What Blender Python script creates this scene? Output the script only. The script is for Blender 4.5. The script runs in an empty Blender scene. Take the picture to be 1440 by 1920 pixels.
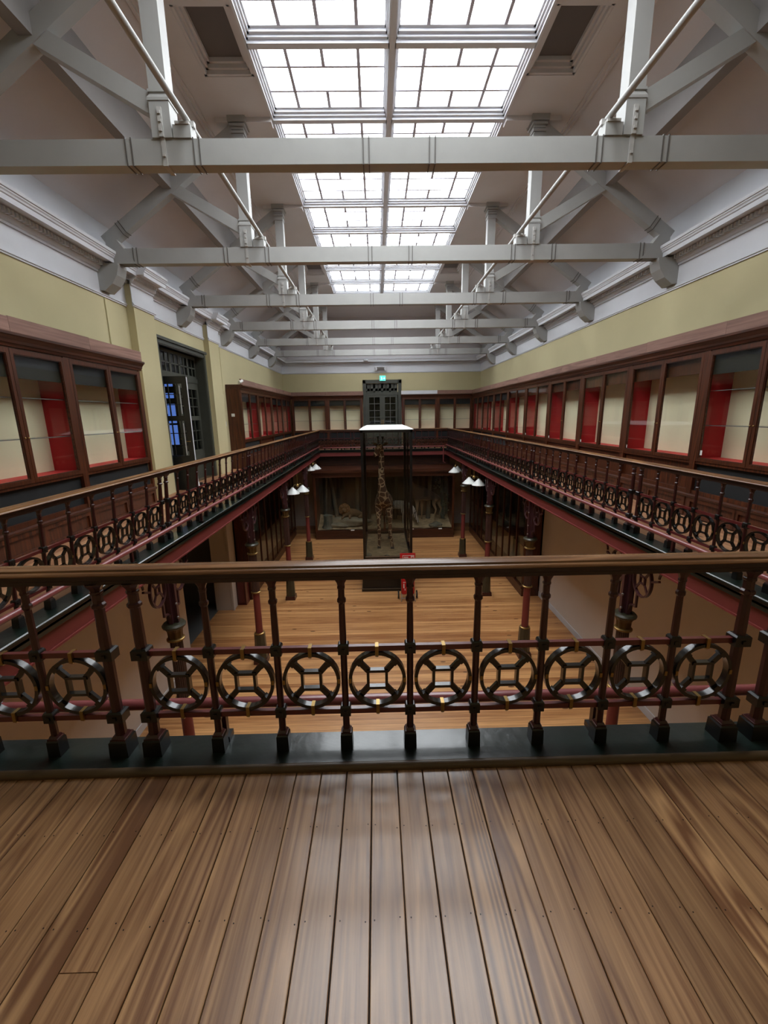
import bpy, bmesh, math, random
from mathutils import Matrix, Vector
random.seed(7)
S = bpy.context.scene
COL = S.collection
PI = math.pi

# ------------------------------------------------------------------ camera
GF = 4.10                                   # gallery floor height above the ground floor
cam_d = bpy.data.cameras.new('camera')
cam_d.sensor_fit = 'HORIZONTAL'; cam_d.sensor_width = 36.0
cam_d.lens = 790.0 / 1440.0 * 36.0
cam_d.clip_start = 0.05; cam_d.clip_end = 200
cam = bpy.data.objects.new('camera', cam_d); COL.objects.link(cam)
_yaw, _pitch, _roll = 0.0138, math.atan(181 / 790.0), 0.0155
_f = Vector((math.sin(_yaw) * math.cos(_pitch), math.cos(_yaw) * math.cos(_pitch), -math.sin(_pitch)))
_r = Vector((math.cos(_yaw), -math.sin(_yaw), 0)); _u = _r.cross(_f)
_r2 = _r * math.cos(_roll) - _u * math.sin(_roll); _u2 = _u * math.cos(_roll) + _r * math.sin(_roll)
cam.matrix_world = Matrix(((_r2.x, _u2.x, -_f.x, -0.288), (_r2.y, _u2.y, -_f.y, 0.0), (_r2.z, _u2.z, -_f.z, GF + 1.6), (0, 0, 0, 1)))
S.camera = cam

# ------------------------------------------------------------------ world, exposure
SKY_EMIT = 6.0                              # radiance of the daylit skylight panes
world = bpy.data.worlds.new('world'); S.world = world; world.use_nodes = True
world.node_tree.nodes['Background'].inputs[0].default_value = (0.35, 0.42, 0.55, 1)
world.node_tree.nodes['Background'].inputs[1].default_value = 0.3
S.view_settings.view_transform = 'Standard'; S.view_settings.look = 'None'
S.view_settings.exposure = 0.9; S.view_settings.gamma = 1.0
S.view_settings.use_curve_mapping = False
S.cycles.max_bounces = 7; S.cycles.diffuse_bounces = 4; S.cycles.glossy_bounces = 3
S.cycles.transparent_max_bounces = 24; S.cycles.transmission_bounces = 4
S.cycles.use_denoising = True
S.cycles.use_adaptive_sampling = True; S.cycles.adaptive_threshold = 0.02
S.cycles.sample_clamp_indirect = 6.0
S.cycles.caustics_reflective = False; S.cycles.caustics_refractive = False

# ------------------------------------------------------------------ materials
def srgb(r, g, b):
    f = lambda c: (c / 12.92 if c <= 0.04045 else ((c + 0.055) / 1.055) ** 2.4)
    return (f(r / 255), f(g / 255), f(b / 255), 1)
def new_mat(name):
    m = bpy.data.materials.new(name); m.use_nodes = True
    nt = m.node_tree
    return m, nt, nt.nodes['Principled BSDF']
def N(nt, t, **kw):
    n = nt.nodes.new(t)
    for k, v in kw.items():
        if k in n.inputs: n.inputs[k].default_value = v
        else: setattr(n, k, v)
    return n
def paint(name, col, rough=0.5, var=0.06, scale=3.0, bump=0.0, bscale=30.0, coat=0.0, metal=0.0, stretch=(1, 1, 1), spec=0.5):
    m, nt, p = new_mat(name)
    tc = N(nt, 'ShaderNodeNewGeometry'); mp = N(nt, 'ShaderNodeMapping'); mp.inputs['Scale'].default_value = stretch
    nt.links.new(tc.outputs['Position'], mp.inputs['Vector'])
    nz = N(nt, 'ShaderNodeTexNoise', Scale=scale, Detail=5.0, Roughness=0.6)
    nt.links.new(mp.outputs['Vector'], nz.inputs['Vector'])
    cr = N(nt, 'ShaderNodeValToRGB')
    cr.color_ramp.elements[0].position = 0.3; cr.color_ramp.elements[1].position = 0.7
    cr.color_ramp.elements[0].color = tuple(max(0, c * (1 - var)) for c in col[:3]) + (1,)
    cr.color_ramp.elements[1].color = tuple(min(1, c * (1 + var)) for c in col[:3]) + (1,)
    nt.links.new(nz.outputs['Fac'], cr.inputs['Fac']); nt.links.new(cr.outputs['Color'], p.inputs['Base Color'])
    p.inputs['Roughness'].default_value = rough; p.inputs['Metallic'].default_value = metal
    p.inputs['Specular IOR Level'].default_value = spec
    if coat: p.inputs['Coat Weight'].default_value = coat; p.inputs['Coat Roughness'].default_value = 0.12
    if bump:
        n2 = N(nt, 'ShaderNodeTexNoise', Scale=bscale, Detail=3.0); nt.links.new(mp.outputs['Vector'], n2.inputs['Vector'])
        b = N(nt, 'ShaderNodeBump', Strength=bump, Distance=0.01); nt.links.new(n2.outputs['Fac'], b.inputs['Height'])
        nt.links.new(b.outputs['Normal'], p.inputs['Normal'])
    return m
def wood(name, dark, light, axis='y', rough=0.35, fine=90.0, ring=7.0, coat=0.0, rnd=True, ringmix=0.5, knots=False):
    """grain runs along axis; every object takes its own cut of the log"""
    m, nt, p = new_mat(name)
    g = N(nt, 'ShaderNodeNewGeometry'); oi = N(nt, 'ShaderNodeObjectInfo')
    off = N(nt, 'ShaderNodeCombineXYZ')
    mu = N(nt, 'ShaderNodeMath', operation='MULTIPLY'); mu.inputs[1].default_value = 53.0 if rnd else 0.0
    nt.links.new(oi.outputs['Random'], mu.inputs[0])
    for i in range(3): nt.links.new(mu.outputs[0], off.inputs[i])
    add = N(nt, 'ShaderNodeVectorMath', operation='ADD')
    nt.links.new(g.outputs['Position'], add.inputs[0]); nt.links.new(off.outputs[0], add.inputs[1])
    def mapped(s_along, s_across):
        mp = N(nt, 'ShaderNodeMapping')
        mp.inputs['Scale'].default_value = tuple(s_along if a == axis else s_across for a in 'xyz')
        nt.links.new(add.outputs[0], mp.inputs['Vector']); return mp
    m1 = mapped(0.45, 7.0); m2 = mapped(2.0, fine); m3 = mapped(0.5, 1.2)
    w = N(nt, 'ShaderNodeTexNoise', Scale=1.0, Detail=2.0, Roughness=0.4, Distortion=0.3); nt.links.new(m1.outputs[0], w.inputs['Vector'])
    k = N(nt, 'ShaderNodeMath', operation='MULTIPLY'); k.inputs[1].default_value = ring; nt.links.new(w.outputs['Fac'], k.inputs[0])
    fr = N(nt, 'ShaderNodeMath', operation='PINGPONG'); fr.inputs[1].default_value = 0.5; nt.links.new(k.outputs[0], fr.inputs[0])
    fr2 = N(nt, 'ShaderNodeMath', operation='MULTIPLY'); fr2.inputs[1].default_value = 2.0; nt.links.new(fr.outputs[0], fr2.inputs[0]); fr = fr2
    n2 = N(nt, 'ShaderNodeTexNoise', Scale=1.0, Detail=4.0, Roughness=0.6); nt.links.new(m2.outputs[0], n2.inputs['Vector'])
    mx = N(nt, 'ShaderNodeMix'); mx.inputs['Factor'].default_value = ringmix
    if rnd:
        wn = N(nt, 'ShaderNodeTexWhiteNoise', noise_dimensions='1D'); nt.links.new(mu.outputs[0], wn.inputs['W'])
        sq = N(nt, 'ShaderNodeMath', operation='POWER'); sq.inputs[1].default_value = 2.2; nt.links.new(wn.outputs['Value'], sq.inputs[0])
        sr = N(nt, 'ShaderNodeMath', operation='MULTIPLY_ADD'); sr.inputs[1].default_value = ringmix * .8; sr.inputs[2].default_value = ringmix * .25
        nt.links.new(sq.outputs[0], sr.inputs[0]); nt.links.new(sr.outputs[0], mx.inputs['Factor'])
    nt.links.new(n2.outputs['Fac'], mx.inputs['A']); nt.links.new(fr.outputs[0], mx.inputs['B'])
    cr = N(nt, 'ShaderNodeValToRGB'); cr.color_ramp.elements[0].position = 0.15; cr.color_ramp.elements[1].position = 0.72
    cr.color_ramp.elements[0].color = light; cr.color_ramp.elements[1].color = dark
    nt.links.new(mx.outputs['Result'], cr.inputs['Fac'])
    # board to board difference and slow stains
    n3 = N(nt, 'ShaderNodeTexNoise', Scale=1.0, Detail=2.0); nt.links.new(m3.outputs[0], n3.inputs['Vector'])
    a1 = N(nt, 'ShaderNodeMath', operation='MULTIPLY_ADD'); a1.inputs[1].default_value = 0.2 if rnd else 0.1; a1.inputs[2].default_value = 0.62
    nt.links.new(oi.outputs['Random'], a1.inputs[0])
    a2 = N(nt, 'ShaderNodeMath', operation='MULTIPLY_ADD'); a2.inputs[1].default_value = 0.5
    nt.links.new(n3.outputs['Fac'], a2.inputs[0]); nt.links.new(a1.outputs[0], a2.inputs[2])
    mm = N(nt, 'ShaderNodeMix', data_type='RGBA', blend_type='MULTIPLY'); mm.inputs['Factor'].default_value = 1.0
    nt.links.new(cr.outputs['Color'], mm.inputs['A']); nt.links.new(a2.outputs[0], mm.inputs['B'])
    if knots:
        mk = mapped(1.3, 5.5); vo = N(nt, 'ShaderNodeTexVoronoi', Scale=1.0); nt.links.new(mk.outputs[0], vo.inputs['Vector'])
        mr = N(nt, 'ShaderNodeMapRange'); mr.inputs['From Min'].default_value = .03; mr.inputs['From Max'].default_value = .13
        mr.inputs['To Min'].default_value = .28; mr.inputs['To Max'].default_value = 1.0; nt.links.new(vo.outputs['Distance'], mr.inputs['Value'])
        # only one cell in three holds a knot
        gt = N(nt, 'ShaderNodeSeparateColor'); nt.links.new(vo.outputs['Color'], gt.inputs[0])
        th = N(nt, 'ShaderNodeMath', operation='GREATER_THAN'); th.inputs[1].default_value = .34; nt.links.new(gt.outputs[0], th.inputs[0])
        mxx = N(nt, 'ShaderNodeMath', operation='MAXIMUM'); nt.links.new(th.outputs[0], mxx.inputs[0]); nt.links.new(mr.outputs[0], mxx.inputs[1])
        m3_ = N(nt, 'ShaderNodeMix', data_type='RGBA', blend_type='MULTIPLY'); m3_.inputs['Factor'].default_value = 1.0
        nt.links.new(mm.outputs['Result'], m3_.inputs['A']); nt.links.new(mxx.outputs[0], m3_.inputs['B']); mm = m3_
    nt.links.new(mm.outputs['Result'], p.inputs['Base Color'])
    p.inputs['Roughness'].default_value = rough
    if coat: p.inputs['Coat Weight'].default_value = coat; p.inputs['Coat Roughness'].default_value = 0.18
    b = N(nt, 'ShaderNodeBump', Strength=0.08, Distance=0.004); nt.links.new(n2.outputs['Fac'], b.inputs['Height'])
    nt.links.new(b.outputs['Normal'], p.inputs['Normal'])
    return m
def board_floor(name, light, dark, width, along='x', rough=0.35, seam=0.02):
    """floor boards too far away to be built: seams and board tints from the position"""
    m, nt, p = new_mat(name)
    g = N(nt, 'ShaderNodeNewGeometry'); sp = N(nt, 'ShaderNodeSeparateXYZ'); nt.links.new(g.outputs['Position'], sp.inputs[0])
    acr = sp.outputs['Y'] if along == 'x' else sp.outputs['X']; aln = sp.outputs['X'] if along == 'x' else sp.outputs['Y']
    dv = N(nt, 'ShaderNodeMath', operation='DIVIDE'); dv.inputs[1].default_value = width; nt.links.new(acr, dv.inputs[0])
    fl = N(nt, 'ShaderNodeMath', operation='FLOOR'); nt.links.new(dv.outputs[0], fl.inputs[0])
    fc = N(nt, 'ShaderNodeMath', operation='FRACT'); nt.links.new(dv.outputs[0], fc.inputs[0])
    sm = N(nt, 'ShaderNodeMath', operation='LESS_THAN'); sm.inputs[1].default_value = seam; nt.links.new(fc.outputs[0], sm.inputs[0])
    wn = N(nt, 'ShaderNodeTexWhiteNoise', noise_dimensions='1D'); nt.links.new(fl.outputs[0], wn.inputs['W'])
    cx = N(nt, 'ShaderNodeCombineXYZ'); nt.links.new(aln, cx.inputs[0]); nt.links.new(acr, cx.inputs[1]); nt.links.new(wn.outputs['Value'], cx.inputs[2])
    mp = N(nt, 'ShaderNodeMapping'); mp.inputs['Scale'].default_value = (0.9, 18, 30); nt.links.new(cx.outputs[0], mp.inputs['Vector'])
    nz = N(nt, 'ShaderNodeTexNoise', Scale=1.0, Detail=5.0, Roughness=0.65); nt.links.new(mp.outputs[0], nz.inputs['Vector'])
    mixf = N(nt, 'ShaderNodeMath', operation='MULTIPLY_ADD'); mixf.inputs[1].default_value = 0.4
    nt.links.new(wn.outputs['Value'], mixf.inputs[0]); nt.links.new(nz.outputs['Fac'], mixf.inputs[2])
    cr = N(nt, 'ShaderNodeValToRGB'); cr.color_ramp.elements[0].position = 0.4; cr.color_ramp.elements[1].position = 0.95
    cr.color_ramp.elements[0].color = light; cr.color_ramp.elements[1].color = dark
    nt.links.new(mixf.outputs[0], cr.inputs['Fac'])
    # knots
    vo = N(nt, 'ShaderNodeTexVoronoi', Scale=1.0); mpk = N(nt, 'ShaderNodeMapping'); mpk.inputs['Scale'].default_value = (1.1, 3.2, 4)
    nt.links.new(cx.outputs[0], mpk.inputs['Vector']); nt.links.new(mpk.outputs[0], vo.inputs['Vector'])
    kn = N(nt, 'ShaderNodeMath', operation='LESS_THAN'); kn.inputs[1].default_value = 0.075; nt.links.new(vo.outputs['Distance'], kn.inputs[0])
    mxk = N(nt, 'ShaderNodeMix', data_type='RGBA'); nt.links.new(kn.outputs[0], mxk.inputs['Factor']); nt.links.new(cr.outputs['Color'], mxk.inputs['A'])
    mxk.inputs['B'].default_value = tuple(c * 0.4 for c in dark[:3]) + (1,)
    mx = N(nt, 'ShaderNodeMix', data_type='RGBA'); nt.links.new(sm.outputs[0], mx.inputs['Factor'])
    nt.links.new(mxk.outputs['Result'], mx.inputs['A']); mx.inputs['B'].default_value = tuple(c * 0.35 for c in dark[:3]) + (1,)
    nt.links.new(mx.outputs['Result'], p.inputs['Base Color']); p.inputs['Roughness'].default_value = rough
    return m
def glass(name, tint=(0.97, 0.98, 0.975), refl=0.06, rough=0.02):
    m = bpy.data.materials.new(name); m.use_nodes = True; nt = m.node_tree
    nt.nodes.clear(); out = N(nt, 'ShaderNodeOutputMaterial')
    tr = N(nt, 'ShaderNodeBsdfTransparent'); tr.inputs[0].default_value = tuple(tint) + (1,)
    gl = N(nt, 'ShaderNodeBsdfGlossy'); gl.inputs['Roughness'].default_value = rough
    lw = N(nt, 'ShaderNodeLayerWeight', Blend=0.5)
    pw_ = N(nt, 'ShaderNodeMath', operation='POWER'); pw_.inputs[1].default_value = 5.0; nt.links.new(lw.outputs['Facing'], pw_.inputs[0])
    fr = N(nt, 'ShaderNodeMath', operation='MULTIPLY_ADD'); fr.inputs[1].default_value = 0.6; fr.inputs[2].default_value = 0.025; nt.links.new(pw_.outputs[0], fr.inputs[0])
    mx = N(nt, 'ShaderNodeMixShader'); nt.links.new(fr.outputs[0], mx.inputs[0])
    nt.links.new(tr.outputs[0], mx.inputs[1]); nt.links.new(gl.outputs[0], mx.inputs[2]); nt.links.new(mx.outputs[0], out.inputs['Surface'])
    return m
def emit(name, col, strength):
    m = bpy.data.materials.new(name); m.use_nodes = True; nt = m.node_tree
    nt.nodes.clear(); out = N(nt, 'ShaderNodeOutputMaterial'); e = N(nt, 'ShaderNodeEmission')
    e.inputs[0].default_value = col; e.inputs[1].default_value = strength; nt.links.new(e.outputs[0], out.inputs['Surface'])
    return m
M = {}
M['plank'] = wood('polished_pine_plank', srgb(110, 72, 43), srgb(182, 140, 96), 'y', rough=0.32, fine=80, ring=11, ringmix=0.62, coat=0.3, knots=True)
M['rail'] = wood('handrail_wood', srgb(104, 70, 44), srgb(150, 108, 72), 'x', rough=0.25, rnd=False)
M['railY'] = wood('handrail_wood_lengthwise', srgb(100, 64, 34), srgb(156, 112, 66), 'y', rough=0.35, rnd=False)
M['bead'] = paint('olive_wood_bead', srgb(84, 66, 44), 0.4, 0.1, 8)
M['mahog'] = wood('mahogany', srgb(46, 20, 10), srgb(104, 54, 28), 'z', rough=0.35, fine=60, rnd=True)
M['mahogY'] = wood('mahogany_lengthwise', srgb(46, 22, 13), srgb(94, 50, 30), 'y', rough=0.35, fine=60)
M['mahogX'] = wood('mahogany_crosswise', srgb(46, 22, 13), srgb(94, 50, 30), 'x', rough=0.35, fine=60)
M['fascia'] = wood('dusty_pink_board', srgb(124, 92, 80), srgb(156, 120, 106), 'y', rough=0.7, fine=40)
M['ground'] = board_floor('ground_floor_boards', srgb(214, 160, 104), srgb(146, 92, 50), 0.13, 'x', 0.38, 0.035)
M['gfloor'] = board_floor('side_gallery_boards', srgb(196, 150, 112), srgb(140, 92, 62), 0.116, 'y', 0.4, 0.03)
M['plaster'] = paint('white_plaster', srgb(212, 214, 219), 0.8, 0.03, 2, 0.03, 60)
M['ceil'] = paint('ceiling_plaster', srgb(208, 204, 204), 0.85, 0.03, 1.5, 0.03, 50)
M['coffer'] = paint('grey_coffer_panel', srgb(104, 98, 95), 0.85, 0.05, 2)
M['beam'] = paint('painted_timber', srgb(163, 163, 160), 0.5, 0.05, 2.5, 0.06, 25, stretch=(1, 1, 1))
M['yellow'] = paint('pale_yellow_wall', srgb(196, 186, 146), 0.85, 0.04, 0.8, 0.04, 80)
M['cream'] = paint('lower_wall_cream', srgb(204, 194, 184), 0.85, 0.04, 0.8, 0.03, 80)
M['skirt'] = paint('white_skirting', srgb(205, 205, 208), 0.5, 0.03)
M['green'] = paint('dark_green_gloss', srgb(17, 30, 26), 0.3, 0.2, 6, 0.25, 14, coat=0.5)
M['black'] = paint('black_gloss', srgb(10, 10, 10), 0.35, 0.1, 5, coat=0.15)
M['ring'] = paint('black_brown_iron', srgb(22, 18, 14), 0.25, 0.15, 9, coat=0.4)
M['red'] = paint('oxblood_iron', srgb(54, 15, 14), 0.4, 0.12, 6, coat=0.35)
M['redrail'] = paint('oxblood_rail', srgb(88, 30, 30), 0.35, 0.1, 6, coat=0.4)
M['girder'] = paint('dull_red_girder', srgb(112, 44, 40), 0.5, 0.06, 3)
M['pipe'] = paint('pink_red_pipe', srgb(126, 62, 62), 0.35, 0.06, 6, coat=0.4)
M['brass'] = paint('aged_brass', srgb(150, 122, 72), 0.3, 0.1, 9, metal=0.8)
M['goldp'] = paint('dull_gold_paint', srgb(88, 66, 32), 0.45, 0.15, 9, metal=0.3)
M['colbrown'] = paint('dark_brown_iron', srgb(62, 40, 36), 0.4, 0.1, 6, coat=0.3)
M['colgreen'] = paint('dark_bronze_green', srgb(50, 48, 34), 0.4, 0.1, 6, coat=0.3)
M['doorg'] = paint('grey_green_door', srgb(66, 68, 60), 0.45, 0.08, 4)
M['doord'] = paint('dark_door_leaf', srgb(30, 31, 29), 0.35, 0.08, 4)
M['casecream'] = paint('cream_back_panel', srgb(240, 232, 196), 0.8, 0.03, 2)
M['casered'] = paint('scarlet_panel', srgb(172, 20, 32), 0.6, 0.05, 2)
M['caseredge'] = paint('scarlet_shelf', srgb(196, 52, 50), 0.6, 0.05, 2)
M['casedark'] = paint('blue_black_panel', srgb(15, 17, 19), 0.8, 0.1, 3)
M['glass'] = glass('case_glass')
M['glassd'] = glass('dusty_case_glass', (0.88, 0.895, 0.89))
M['white'] = paint('white_card', srgb(225, 225, 222), 0.6, 0.02)
M['lidwhite'] = paint('white_lid', srgb(232, 236, 234), 0.5, 0.02)
M['iron'] = paint('grey_painted_iron', srgb(176, 174, 170), 0.45, 0.08, 10)
M['bandi'] = paint('dark_iron_band', srgb(92, 88, 84), 0.5, 0.08, 10)
M['purlin'] = paint('dull_purlin_paint', srgb(136, 132, 130), 0.8, 0.05, 3)
M['subrail'] = paint('dark_brown_subrail', srgb(48, 25, 15), 0.45, 0.15, 6)  # darker brown than the handrail wood above it
M['purple'] = paint('purple_brown_iron', srgb(62, 32, 34), 0.4, 0.1, 6, coat=0.3)
M['shade'] = paint('opal_lamp_shade', srgb(222, 224, 220), 0.35, 0.02)
M['gap'] = paint('dark_gap', srgb(24, 16, 12), 0.9, 0.1)
M['pane'] = emit('daylit_skylight_pane', (0.93, 0.97, 1.0, 1), SKY_EMIT)
M['sbar'] = paint('grey_glazing_bar', srgb(190, 188, 200), 0.6, 0.03)
M['signred'] = paint('signal_red', srgb(190, 24, 34), 0.4, 0.05)
M['chrome'] = paint('dull_chrome', srgb(170, 165, 160), 0.3, 0.05, metal=0.8)
M['rubber'] = paint('black_rubber', srgb(22, 22, 22), 0.7, 0.1)
M['soil'] = paint('dry_earth', srgb(150, 128, 96), 0.9, 0.35, 6, 0.4, 10)
M['bark'] = paint('grey_bark', srgb(84, 84, 72), 0.9, 0.35, 6, 0.5, 12, stretch=(1, 1, 0.3))
M['rock'] = paint('pale_rock', srgb(120, 112, 92), 0.9, 0.25, 4, 0.5, 8)
M['diobg'] = paint('painted_forest_backdrop', srgb(44, 48, 42), 0.9, 0.6, 2.2, stretch=(2.2, 1, 0.35))
M['leaf'] = paint('dusty_green_leaf', srgb(62, 76, 50), 0.8, 0.2, 5)
M['tawny'] = paint('tawny_fur', srgb(100, 77, 48), 0.9, 0.2, 8)
M['mane'] = paint('golden_mane', srgb(116, 84, 48), 0.95, 0.5, 14, 0.6, 20)
M['hoof'] = paint('dark_horn', srgb(40, 34, 28), 0.6, 0.1)
M['greyg'] = paint('slate_grey_panel', srgb(96, 98, 98), 0.7, 0.05)
M['lowpanel'] = paint('pale_case_lining', srgb(186, 168, 136), 0.8, 0.08, 3)
M['blueglow'] = emit('blue_dusk_window', (0.10, 0.20, 0.62, 1), 0.45)
M['exitg'] = emit('green_exit_glow', (0.10, 0.62, 0.52, 1), 0.9)
M['exitw'] = emit('white_exit_symbol', (0.75, 0.95, 0.92, 1), 0.9)

# ------------------------------------------------------------------ mesh helpers
class MB:
    def __init__(s): s.v = []; s.f = []
    def box(s, x0, x1, y0, y1, z0, z1):
        b = len(s.v)
        s.v += [(x0, y0, z0), (x1, y0, z0), (x1, y1, z0), (x0, y1, z0), (x0, y0, z1), (x1, y0, z1), (x1, y1, z1), (x0, y1, z1)]
        s.f += [tuple(b + i for i in q) for q in ((0, 3, 2, 1), (4, 5, 6, 7), (0, 1, 5, 4), (1, 2, 6, 5), (2, 3, 7, 6), (3, 0, 4, 7))]
        return s
    def cbox(s, cx, cy, cz, sx, sy, sz): return s.box(cx - sx / 2, cx + sx / 2, cy - sy / 2, cy + sy / 2, cz - sz / 2, cz + sz / 2)
    def frustum(s, cx, cy, z0, z1, a0, b0, a1, b1):
        b = len(s.v)
        for z, a, c in ((z0, a0, b0), (z1, a1, b1)):
            s.v += [(cx - a, cy - c, z), (cx + a, cy - c, z), (cx + a, cy + c, z), (cx - a, cy + c, z)]
        s.f += [tuple(b + i for i in q) for q in ((0, 3, 2, 1), (4, 5, 6, 7), (0, 1, 5, 4), (1, 2, 6, 5), (2, 3, 7, 6), (3, 0, 4, 7))]
        return s
    def prism(s, poly, a, c, axis='y'):
        b = len(s.v); n = len(poly)
        for t in (a, c):
            for p, q in poly:
                s.v.append((t, p, q) if axis == 'x' else (p, t, q) if axis == 'y' else (p, q, t))
        s.f.append(tuple(b + i for i in range(n))); s.f.append(tuple(b + n + i for i in reversed(range(n))))
        for i in range(n):
            j = (i + 1) % n; s.f.append((b + i, b + j, b + n + j, b + n + i))
        return s
    def bar(s, p, q, w, h, up=(0, 0, 1)):
        p = Vector(p); q = Vector(q); d = (q - p).normalized(); sd = d.cross(Vector(up))
        if sd.length < 1e-5: sd = d.cross(Vector((0, 1, 0)))
        sd.normalize(); u = sd.cross(d).normalized(); b = len(s.v)
        for c in (p, q):
            for i, j in ((-1, -1), (1, -1), (1, 1), (-1, 1)): s.v.append(tuple(c + sd * (i * w / 2) + u * (j * h / 2)))
        s.f += [tuple(b + i for i in t) for t in ((0, 3, 2, 1), (4, 5, 6, 7), (0, 1, 5, 4), (1, 2, 6, 5), (2, 3, 7, 6), (3, 0, 4, 7))]
        return s
    def tube(s, pts, r, n=10, closed=False):
        P = [Vector(p) for p in pts]; m = len(P); b = len(s.v); rs = r if isinstance(r, (list, tuple)) else [r] * m
        last = None
        for i in range(m):
            if closed: d = (P[(i + 1) % m] - P[i - 1])
            else: d = (P[min(i + 1, m - 1)] - P[max(i - 1, 0)])
            d.normalize()
            if last is None:
                a = Vector((0, 0, 1)) if abs(d.z) < 0.9 else Vector((1, 0, 0)); u = d.cross(a).normalized()
            else:
                u = last - d * last.dot(d); u.normalize()
            last = u; w = d.cross(u)
            for k in range(n):
                t = 2 * PI * k / n; s.v.append(tuple(P[i] + u * (rs[i] * math.cos(t)) + w * (rs[i] * math.sin(t))))
        for i in range(m if closed else m - 1):
            j = (i + 1) % m
            for k in range(n):
                l = (k + 1) % n; s.f.append((b + i * n + k, b + i * n + l, b + j * n + l, b + j * n + k))
        if not closed:
            s.f.append(tuple(b + k for k in reversed(range(n)))); s.f.append(tuple(b + (m - 1) * n + k for k in range(n)))
        return s
    def lathe(s, prof, n=16, cx=0, cy=0, rot=0.0):
        b = len(s.v); m = len(prof)
        for r, z in prof:
            for k in range(n):
                t = 2 * PI * k / n + rot; s.v.append((cx + r * math.cos(t), cy + r * math.sin(t), z))
        for i in range(m - 1):
            for k in range(n):
                l = (k + 1) % n; s.f.append((b + i * n + k, b + i * n + l, b + (i + 1) * n + l, b + (i + 1) * n + k))
        s.f.append(tuple(b + k for k in reversed(range(n)))); s.f.append(tuple(b + (m - 1) * n + k for k in range(n)))
        return s
    def hoop(s, cx, cz, rx, rz, t, y0, y1, n=28):
        """flat ring in the xz plane with a rectangular section"""
        b = len(s.v)
        for k in range(n):
            a = 2 * PI * k / n; c, d = math.cos(a), math.sin(a)
            for rr, y in ((0, y0), (0, y1), (t, y1), (t, y0)): s.v.append((cx + (rx - rr) * c, y, cz + (rz - rr) * d))
        for k in range(n):
            l = (k + 1) % n
            for i in range(4):
                j = (i + 1) % 4; s.f.append((b + k * 4 + i, b + k * 4 + j, b + l * 4 + j, b + l * 4 + i))
        return s
    def frame(s, u0, u1, z0, z1, y0, y1, w, wb=None, wt=None):
        """rectangular frame in the xz plane, stiles w, rails wb/wt"""
        wb = wb or w; wt = wt or w
        s.box(u0, u0 + w, y0, y1, z0, z1); s.box(u1 - w, u1, y0, y1, z0, z1)
        s.box(u0 + w, u1 - w, y0, y1, z0, z0 + wb); s.box(u0 + w, u1 - w, y0, y1, z1 - wt, z1); return s
    def grid(s, fn, nu, nv):
        b = len(s.v)
        for i in range(nu + 1):
            for j in range(nv + 1): s.v.append(fn(i / nu, j / nv))
        for i in range(nu):
            for j in range(nv):
                a = b + i * (nv + 1) + j; s.f.append((a, a + 1, a + nv + 2, a + nv + 1))
        return s
    def mesh(s, name, mat, smooth=False, angle=0.6):
        me = bpy.data.meshes.new(name); me.from_pydata(s.v, [], s.f)
        bm = bmesh.new(); bm.from_mesh(me); bmesh.ops.recalc_face_normals(bm, faces=bm.faces); bm.to_mesh(me); bm.free()
        if smooth:
            me.polygons.foreach_set('use_smooth', [True] * len(me.polygons))
            me.set_sharp_from_angle(angle=angle)
        me.materials.append(M[mat] if isinstance(mat, str) else mat); return me
    def build(s, name, mat, parent=None, loc=(0, 0, 0), rot=(0, 0, 0), smooth=False):
        return put(name, s.mesh(name, mat, smooth), parent, loc, rot)
def put(name, me, parent=None, loc=(0, 0, 0), rot=(0, 0, 0), scale=None):
    o = bpy.data.objects.new(name, me); COL.objects.link(o)
    if parent is not None: o.parent = parent
    o.location = loc; o.rotation_euler = rot
    if scale: o.scale = scale
    return o
def tag(o, label=None, cat=None, group=None, kind=None):
    if label: o['label'] = label
    if cat: o['category'] = cat
    if group: o['group'] = group
    if kind: o['kind'] = kind
    return o
def thing(name, label, cat, loc=(0, 0, 0), rot=(0, 0, 0), group=None, kind=None):
    o = put(name, None, None, loc, rot); return tag(o, label, cat, group, kind)
def struct(name, mb, mat, label, parent=None, smooth=False):
    return tag(mb.build(name, mat, parent, smooth=smooth), label, None, None, 'structure')

# ------------------------------------------------------------------ room shell
W = 4.935          # upper walls
WL = 4.79          # lower walls
YF = 21.9          # far wall
YB = -2.2          # wall behind the camera
CZ = 10.32         # flat ceiling
EAVE = 8.95
# ground floor and walls
struct('floor', MB().box(-5.2, 5.2, YB, YF + .1, -.12, 0), 'ground', 'honey coloured board floor of the lower hall')
w = MB()
w.box(-5.2, -WL, YB, 9.09, 0, 3.82); w.box(-5.2, -WL, 11.95, YF, 0, 3.82); w.box(-5.2, -WL, 9.09, 11.95, 3.05, 3.82)
struct('wall_lower_left', w, 'cream', 'cream wall of the lower hall on the left with a dark opening')
struct('wall_lower_right', MB().box(WL, 5.2, YB, YF, 0, 3.82), 'cream', 'cream wall of the lower hall on the right')
struct('wall_lower_far', MB().box(-5.2, 5.2, YF, YF + .1, 0, 3.82), 'cream', 'far end wall of the lower hall')
struct('wall_lower_back', MB().box(-5.2, 5.2, YB - .1, YB, 0, 12), 'yellow', 'end wall of the hall behind the viewer')
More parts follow.
